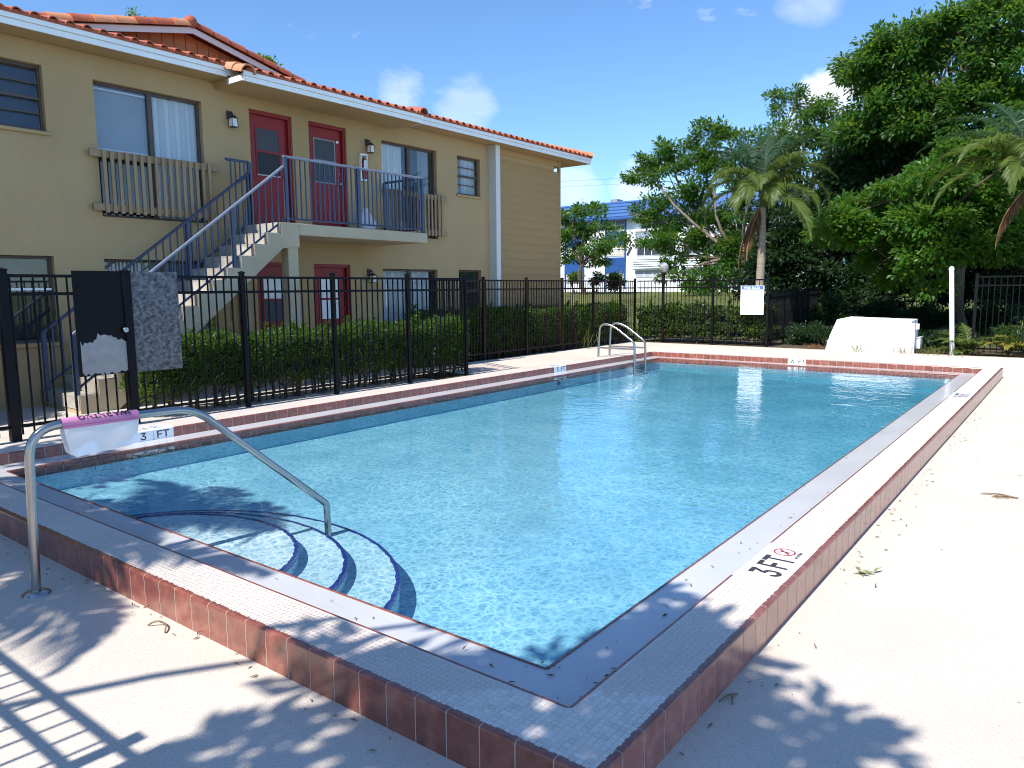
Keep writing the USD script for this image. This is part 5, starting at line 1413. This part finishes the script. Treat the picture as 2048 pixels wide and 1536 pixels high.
# --- clipped hedges: a woody core with leaf sprays over the whole body
def hedge(label, x0, x1, y0, y1, z0, z1, seed, mat='leaf_hedge', leaf=.07, wid=.30, dens=2600, top_var=.05, stems=True, soft=.07, sprigs=0, skirt=.3):
    rng = np.random.default_rng(seed)
    hd = thing('hedge', label, 'hedge', ((x0 + x1) / 2, (y0 + y1) / 2, ZD))
    lo = ((x0 + x1) / 2, (y0 + y1) / 2, ZD)
    area = 2 * (x1 - x0 + y1 - y0) * (z1 - z0) + (x1 - x0) * (y1 - y0)
    n = int(area * dens)
    u = rng.uniform(0, 1, (n, 3))
    face = rng.choice(5, n, p=np.array([(y1 - y0) * (z1 - z0), (y1 - y0) * (z1 - z0), (x1 - x0) * (z1 - z0), (x1 - x0) * (z1 - z0), (x1 - x0) * (y1 - y0)]) / area)
    P = np.array([x0, y0, z0]) + u * np.array([x1 - x0, y1 - y0, z1 - z0])
    Nn = np.zeros((n, 3))
    for k, (ax, val, sg_) in enumerate(((0, x0, -1), (0, x1, 1), (1, y0, -1), (1, y1, 1), (2, z1, 1))):
        mk = face == k
        P[mk, ax] = val; Nn[mk, ax] = sg_
    bump = meshkit.fbm(P * 3.2, 3, seed) - .5
    depth = rng.exponential(soft, n)
    P += Nn * (bump * .24 - depth + .02)[:, None]
    P[:, 2] += top_var * (meshkit.noise(P * [1.2, 1.2, 0], seed) - .5) * (P[:, 2] > (z0 + z1) / 2)
    thin = meshkit.fbm(P * [5, 5, 5], 2, seed + 3)
    keep = rng.uniform(0, 1, n) < np.clip((thin - .25) * 3.2, .12, 1)
    low = (P[:, 2] - z0) / (z1 - z0)
    keep &= rng.uniform(0, 1, n) < np.clip(low / skirt + .25, 0, 1)
    P, Nn = P[keep], Nn[keep]
    n = len(P)
    D = Nn * .8 + unit(rng, n) * .9 + np.array([0, 0, .35])
    L = leaf * rng.uniform(.6, 1.4, n)
    lf = [leaves(P, D, unit(rng, n) * .8 + np.array([0, 0, .6]), L, L * wid)]
    if sprigs:
        for _ in range(sprigs):
            c = np.array([rng.uniform(x0 + .05, x1 - .05), rng.uniform(y0, y1), z1 - .02]); h = rng.uniform(.08, .26)
            m = 26
            tt = rng.uniform(0, 1, m)
            lf.append(leaves(c + np.array([0, 0, 1.0]) * (tt * h)[:, None] + rng.normal(size=(m, 3)) * .012, unit(rng, m) + [0, 0, .7], unit(rng, m) + [0, 0, .5], leaf * 1.2, leaf * 1.2 * wid))
    obj('foliage', shift(join(lf), lo), mat, hd)
    # twiggy dark inside
    gx_, gy_, gz_ = max(2, int((x1 - x0) / .14)), max(2, int((y1 - y0) / .14)), 6
    stm = []
    if stems:
        for y in np.arange(y0 + .15, y1, .34):
            for x in ((x0 + x1) / 2 + .05 * math.sin(y * 9), x1 - .12 + .03 * math.cos(y * 7)):
                yy = y + rng.uniform(-.08, .08)
                stm.append(limb(rng, (x, yy, ZD - .03), (x + rng.uniform(-.05, .05), yy + rng.uniform(-.06, .06), z0 + .15), .028, .018, 4))
                for _ in range(5):
                    stm.append(limb(rng, (x, yy, z0 - .02), (x + rng.uniform(-.22, .22), yy + rng.uniform(-.25, .25), z0 + rng.uniform(.1, .5)), .013, .005, 4))
        obj('stems', shift(join(stm), lo), 'bark_dark', hd, kind='stuff')
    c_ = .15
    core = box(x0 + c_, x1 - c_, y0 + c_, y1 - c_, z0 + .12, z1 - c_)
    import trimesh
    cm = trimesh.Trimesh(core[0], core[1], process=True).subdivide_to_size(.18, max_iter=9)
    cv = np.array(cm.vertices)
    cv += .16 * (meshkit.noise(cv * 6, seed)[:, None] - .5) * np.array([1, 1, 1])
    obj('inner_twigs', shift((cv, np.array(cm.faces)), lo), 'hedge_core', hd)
    return hd


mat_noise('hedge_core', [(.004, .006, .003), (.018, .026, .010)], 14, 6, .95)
hedge('clipped green hedge along the stairs side of the near black fence', -8.62, -8.02, 2.35, 8.85, .13, .93, 41, mat='leaf_hedge', dens=3300, sprigs=40, top_var=.12, soft=.05)
hedge('clipped hedge between the tiled wall end and the brown black fence', -10.22, -9.55, 9.35, 18.2, .02, 1.02, 42, mat='leaf_hedge', dens=1500, leaf=.075, wid=.42, sprigs=14, top_var=.10)
hedge('round leaved hedge behind the rules sign fence', -9.4, -5.45, 18.62, 19.35, .02, .96, 43, mat='leaf_sea', dens=1100, leaf=.095, wid=.72, sprigs=6, top_var=.16, soft=.10)
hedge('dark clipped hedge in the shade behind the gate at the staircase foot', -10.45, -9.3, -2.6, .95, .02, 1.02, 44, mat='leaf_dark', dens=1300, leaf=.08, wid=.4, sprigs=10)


def bush(label, cx_, cy_, z, rx, ry, rz, n, seed, mat='leaf_hedge', leaf=.09, wid=.4, name='shrub'):
    rng = np.random.default_rng(seed)
    b = thing(name, label, 'shrub', (cx_, cy_, z))
    lo = (cx_, cy_, z)
    bl = [((cx_ + rng.uniform(-.5, .5) * rx, cy_ + rng.uniform(-.4, .4) * ry, z + rz * rng.uniform(.5, 1.25)), (rx * .55, ry * .55, rz * .55), n // 7) for _ in range(7)]
    obj('foliage', shift(cloud(rng, bl, 12, leaf, wid, .16, up=.4), lo), mat, b)
    obj('stem', shift(join([limb(rng, (cx_ + rng.uniform(-.1, .1), cy_, z - .05), c, .02, .008, 5) for c, r, q in bl]), lo), 'bark_dark', b)
    return b


bush('bushy green shrub behind the fence to the right of the white post', 1.0, 19.3, -.1, 1.1, .6, .52, 520, 51, 'leaf_hedge')
bush('leafy shrub at the picture edge behind the right fence', 2.6, 19.5, -.1, 1.2, .7, .55, 460, 52, 'leaf_tree')
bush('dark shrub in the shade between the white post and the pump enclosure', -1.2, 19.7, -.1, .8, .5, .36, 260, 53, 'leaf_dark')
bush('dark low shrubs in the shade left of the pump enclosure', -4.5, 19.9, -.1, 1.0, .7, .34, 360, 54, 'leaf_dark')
bush('brownish dry shrub standing against the right fence', 1.1, 20.4, -.1, .8, .4, .62, 200, 55, 'grass_blade', leaf=.12, wid=.2)


for k, (x, y, rz_) in enumerate([(-5.6, 26.2, .8), (-4.2, 26.8, .75), (-2.6, 26.4, .6), (-6.9, 25.6, .7), (-.8, 26.6, .6), (1.6, 26.2, .7)]):
    bush(['dark understory bush at the far end of the running back fence', 'dark understory bush in tree shade behind the pump enclosure top', 'low dark bush beneath the bushy tree before the far fence', 'dark bush beneath the spreading tree beside the running back fence', 'dark bush in the tree shade near the leaning white post', 'dark bush in the shade far behind the right fence'][k], x, y, -.1, 1.2, .6, rz_, 420, 120 + k, 'leaf_dark', leaf=.13)


def fan_clump(label, o, fronds, seed, mat='frond_gold', ll=.34, name='young_palm'):
    rng = np.random.default_rng(seed)
    c = thing(name, label, 'plant', o)
    for (az, el, ln, dr) in fronds:
        ra, lf = palm_frond(rng, np.zeros(3), R_(az), R_(el), ln, R_(dr), nl=22, ll=ll, wid=.03, hang=.1)
        obj('frond', join([ra, lf]), mat, c)
    return c


fan_clump('young palm with yellow green fronds spreading in front of the white post', (-.42, 18.75, ZD), [(200, 50, .95, 70), (235, 45, .95, 60), (260, 55, .9, 70), (290, 50, .8, 60), (170, 60, .9, 60), (320, 60, .8, 60), (210, 25, .8, 40), (250, 22, .7, 40), (120, 70, .9, 40)], 56, 'frond')
fan_clump('golden young palm low against the right fence', (.35, 18.8, ZD), [(230, 60, .8, 90), (270, 55, .8, 90), (310, 60, .75, 90), (200, 60, .7, 80), (250, 75, .8, 80), (350, 60, .7, 80)], 57, 'frond_gold')
fan_clump('green young palm behind the right fence', (1.5, 19.0, ZD), [(230, 60, .9, 70), (270, 60, .9, 80), (310, 55, .9, 80), (200, 60, .8, 70), (180, 50, .8, 60), (350, 60, .8, 70)], 58, 'frond')


def grass_tuft(label, o, n, h, seed, mat='grass_blade', spread=.25, cat='grass', name='grass_tuft', dry=.5):
    rng = np.random.default_rng(seed)
    a = rng.normal(size=(n, 3)) * [spread * .35, spread * .25, 0]
    d = rng.normal(size=(n, 3)) * [.45, .45, 0] + [0, 0, 1.0]
    L = h * rng.uniform(.5, 1.1, n)
    d /= np.linalg.norm(d, axis=1, keepdims=True)
    b = a + d * (L * .6)[:, None]
    c = b + (d + np.array([0, 0, -.7]) + rng.normal(size=(n, 3)) * .3) * (L * .4)[:, None]
    t = thing(name, label, cat, o)
    obj('blades', strip(a, b, c, unit(rng, n), .012), mat, t)
    return t


grass_tuft('thin dry grass tuft growing in front of the pump enclosure near its sloping end', (-2.85, 18.02, ZD), 34, .30, 81, spread=.3)
grass_tuft('dry grass wisps at the front corner of the pump enclosure', (-1.75, 18.02, ZD), 18, .26, 82, spread=.2, mat='dry_leaf')
grass_tuft('unkempt pale grass patch between the pump enclosure and the white post', (-1.25, 18.5, ZD), 320, .26, 83, spread=1.5)
grass_tuft('brown grass heap left of the pump enclosure by the capped pipe', (-3.95, 18.55, ZD), 120, .2, 84, spread=.6, mat='dry_leaf')
grass_tuft('tall thin reed like shoots through the brown black fence near the corner', (-9.25, 15.2, ZD), 26, .95, 85, spread=.5)
grass_tuft('tall green shoots beside the fence turn at the hedge end', (-9.0, 9.5, ZD), 30, .7, 86, spread=.4, mat='leaf_hedge')
grass_tuft('reed like shoots at the far fence corner', (-9.2, 18.2, ZD), 22, 1.0, 87, spread=.3)
# grass blades over the lawn close enough to show
rng = np.random.default_rng(90)
n = 26000
gxp = rng.uniform(-24, 6, n); gyp = 21 + 34 * rng.uniform(0, 1, n) ** 1.3
gp_ = np.stack([gxp, gyp, lawn_z(gxp, gyp)], 1)
gd = rng.normal(size=(n, 3)) * .5 + [0, 0, 1.0]
obj('lawn_grass', leaves(gp_, gd, unit(rng, n), rng.uniform(.08, .2, n), .03, 0), 'grass_blade', label='uneven green and straw coloured grass of the lawn behind the fences', cat='grass', kind='stuff')

# --- planting behind the viewer's place, whose shade dapples the near deck
def back_palm(label, x, y, h, seed, nf=15, ln=1.7, group=None):
    rng = np.random.default_rng(seed)
    fr = [(R_(360 / nf * k + rng.uniform(-10, 10)), R_(rng.uniform(5, 60)), ln * rng.uniform(.85, 1.1), R_(rng.uniform(60, 110)), 0) for k in range(nf)]
    return palm(label, (x, y, -.1), (x + .1, y, h), fr, seed + 1, r=.1, ll=.5, wid=.045)


back_palm('palm behind the near fence whose fronds shade the handrail foot', -3.75, -4.9, 4.0, 101, nf=13)
back_palm('palm near the pool corner whose fronds shade the tiled corner', .05, -4.45, 4.5, 103, nf=10, ln=1.1)
back_palm('palm left of the near gate shading the pool steps', -4.5, -4.2, 4.6, 105, nf=12, ln=1.8)
B = [((-5.6, -3.5, 4.6), (1.2, .45, .5), 44), ((.5, -4.15, 4.3), (.7, .5, .4), 17), ((-.3, -4.4, 4.6), (.7, .5, .4), 15), ((-.2, -3.5, 4.7), (.5, .25, .3), 10), ((-.62, -3.45, 4.6), (.35, .3, .3), 12), ((-.35, -2.95, 4.6), (.25, .2, .25), 7), ((.78, -3.75, 4.6), (.42, .25, .3), 11), ((-3.6, -5.3, 3.6), (.8, .6, .4), 26), ((-1.0, -5.0, 4.5), (.5, .22, .3), 20)]
tree('overhanging_tree', 'broad leaved tree behind the near fence overhanging the deck', (-2.4, -6.6, -.1), (-2.2, -6.3, 2.8), B, 107, leaf=.17, per=14, spread=.24, r0=.14)
B = [((-9.6, -3.4, 3.4), (1.5, 1.2, .9), 150), ((-9.6, -2.9, 3.0), (.9, .8, .7), 90), ((-10.2, -2.2, 2.6), (1.0, .8, .8), 80)]
tree('courtyard_tree', 'leafy tree by the building wall shading the stair foot hedge', (-9.7, -3.6, -.1), (-9.6, -3.4, 2.2), B, 108, leaf=.15, per=14, spread=.3, r0=.12)
f8, g8 = fence('black metal fence with a gate post behind the viewing spot', [(-7.6, -2.83), (-.98, -2.83)], [.0, 1.85, 3.7, 5.0, 6.45, 6.62], pitch=.1215, wide=(6.62,))

# ------------------------------------------------------------------ fallen leaves and twigs
def twig_bits(o, bits, mat, label, name='fallen_twig', cat='twig'):
    t = thing(name, label, cat, o)
    for k, (pts, r) in enumerate(bits):
        obj('piece', tube(pts, r, 5), mat, t)
    return t


def arc(x0, y0, x1, y1, lift, n=6, bow=.0):
    s = np.linspace(0, 1, n)
    nx, ny = -(y1 - y0), (x1 - x0)
    return [(x0 + (x1 - x0) * q + nx * bow * math.sin(q * PI), y0 + (y1 - y0) * q + ny * bow * math.sin(q * PI), .006 + lift * math.sin(q * PI)) for q in s]


twig_bits((1.28, 4.48, ZD), [(arc(-.13, .02, .11, .03, .010, bow=.1), .006), (arc(-.05, -.03, .12, .035, .012), .007), (arc(-.10, .06, .04, .02, .008), .004), (arc(-.02, -.05, .06, .0, .006), .005)], 'litter', 'bundle of grey brown twigs lying on the bright right deck')
t = thing('fallen_leaf_sprig', 'pale green fallen leaf sprig on the deck beside the 3 FT marker', 'leaf', (.79, 2.14, ZD))
rl = np.random.default_rng(12)
n = 9
obj('sprig', leaves(np.stack([rl.uniform(-.05, .05, n), rl.uniform(-.03, .03, n), np.full(n, .006)], 1), np.stack([rl.uniform(-1, 1, n), rl.uniform(-1, 1, n), rl.uniform(0, .25, n)], 1), np.tile([0, 0, 1.], (n, 1)), .085, .022, .3), 'litter_green', t)
twig_bits((-1.87, -.70, ZD), [(arc(-.07, -.03, .01, .03, .022), .005), (arc(.0, .03, .08, -.02, .012), .005)], 'litter', 'curled dry leaf lying on the shaded deck below the red tiles')
twig_bits((.66, .36, ZD), [(arc(-.02, -.05, .02, .05, .012), .004), (arc(.03, -.04, .0, .04, .008), .003)], 'litter', 'brown leaf stalks against the red tiles near the pool corner')


def litter(o_list, label, seed, mat='litter', size=.03):
    rng = np.random.default_rng(seed)
    P = np.array(o_list)
    n = len(P)
    L = size * rng.uniform(.4, 1.5, n)
    obj('leaf_litter', leaves(P, np.stack([rng.normal(size=n), rng.normal(size=n), rng.uniform(0, .35, n)], 1), np.tile([0, 0, 1.], (n, 1)) + rng.normal(size=(n, 3)) * .4, L, L * .25, .3), mat, label=label, cat='leaf litter', kind='stuff')


rng = np.random.default_rng(13)
L_ = [(OX + .02 + abs(rng.normal()) * .10, rng.uniform(-.6, 9), ZD + .004) for _ in range(70)] + [(rng.uniform(.7, 4), rng.uniform(0, 9), ZD + .004) for _ in range(22)] + [(rng.uniform(-5, .3), OY0 - .02 - abs(rng.normal()) * .05, ZD + .004) for _ in range(60)] + [(rng.uniform(-5, 0), rng.uniform(-1.8, -.7), ZD + .004) for _ in range(12)]
litter(L_, 'scattered dry leaf bits along the red tiles and over the deck', 14)
L_ = [(rng.uniform(-5.4, .25), rng.uniform(-.32, .0), .0) for _ in range(46)] + [(rng.uniform(.01, .32), rng.uniform(-.2, 5), .0) for _ in range(30)] + [(-.02 + rng.normal() * .05, -.015 + rng.normal() * .03, .004) for _ in range(9)]
litter(L_, 'small dark leaves lying on the pale pool gutter', 15, size=.032)
L_ = [(-5.2 + rng.normal() * .5, .85 + rng.normal() * .25, wz + .002) for _ in range(14)] + [(rng.uniform(-4.5, -.8), rng.uniform(1, 8), wz + .002) for _ in range(6)]
litter(L_, 'few dark leaves floating on the pool water', 16, size=.045)
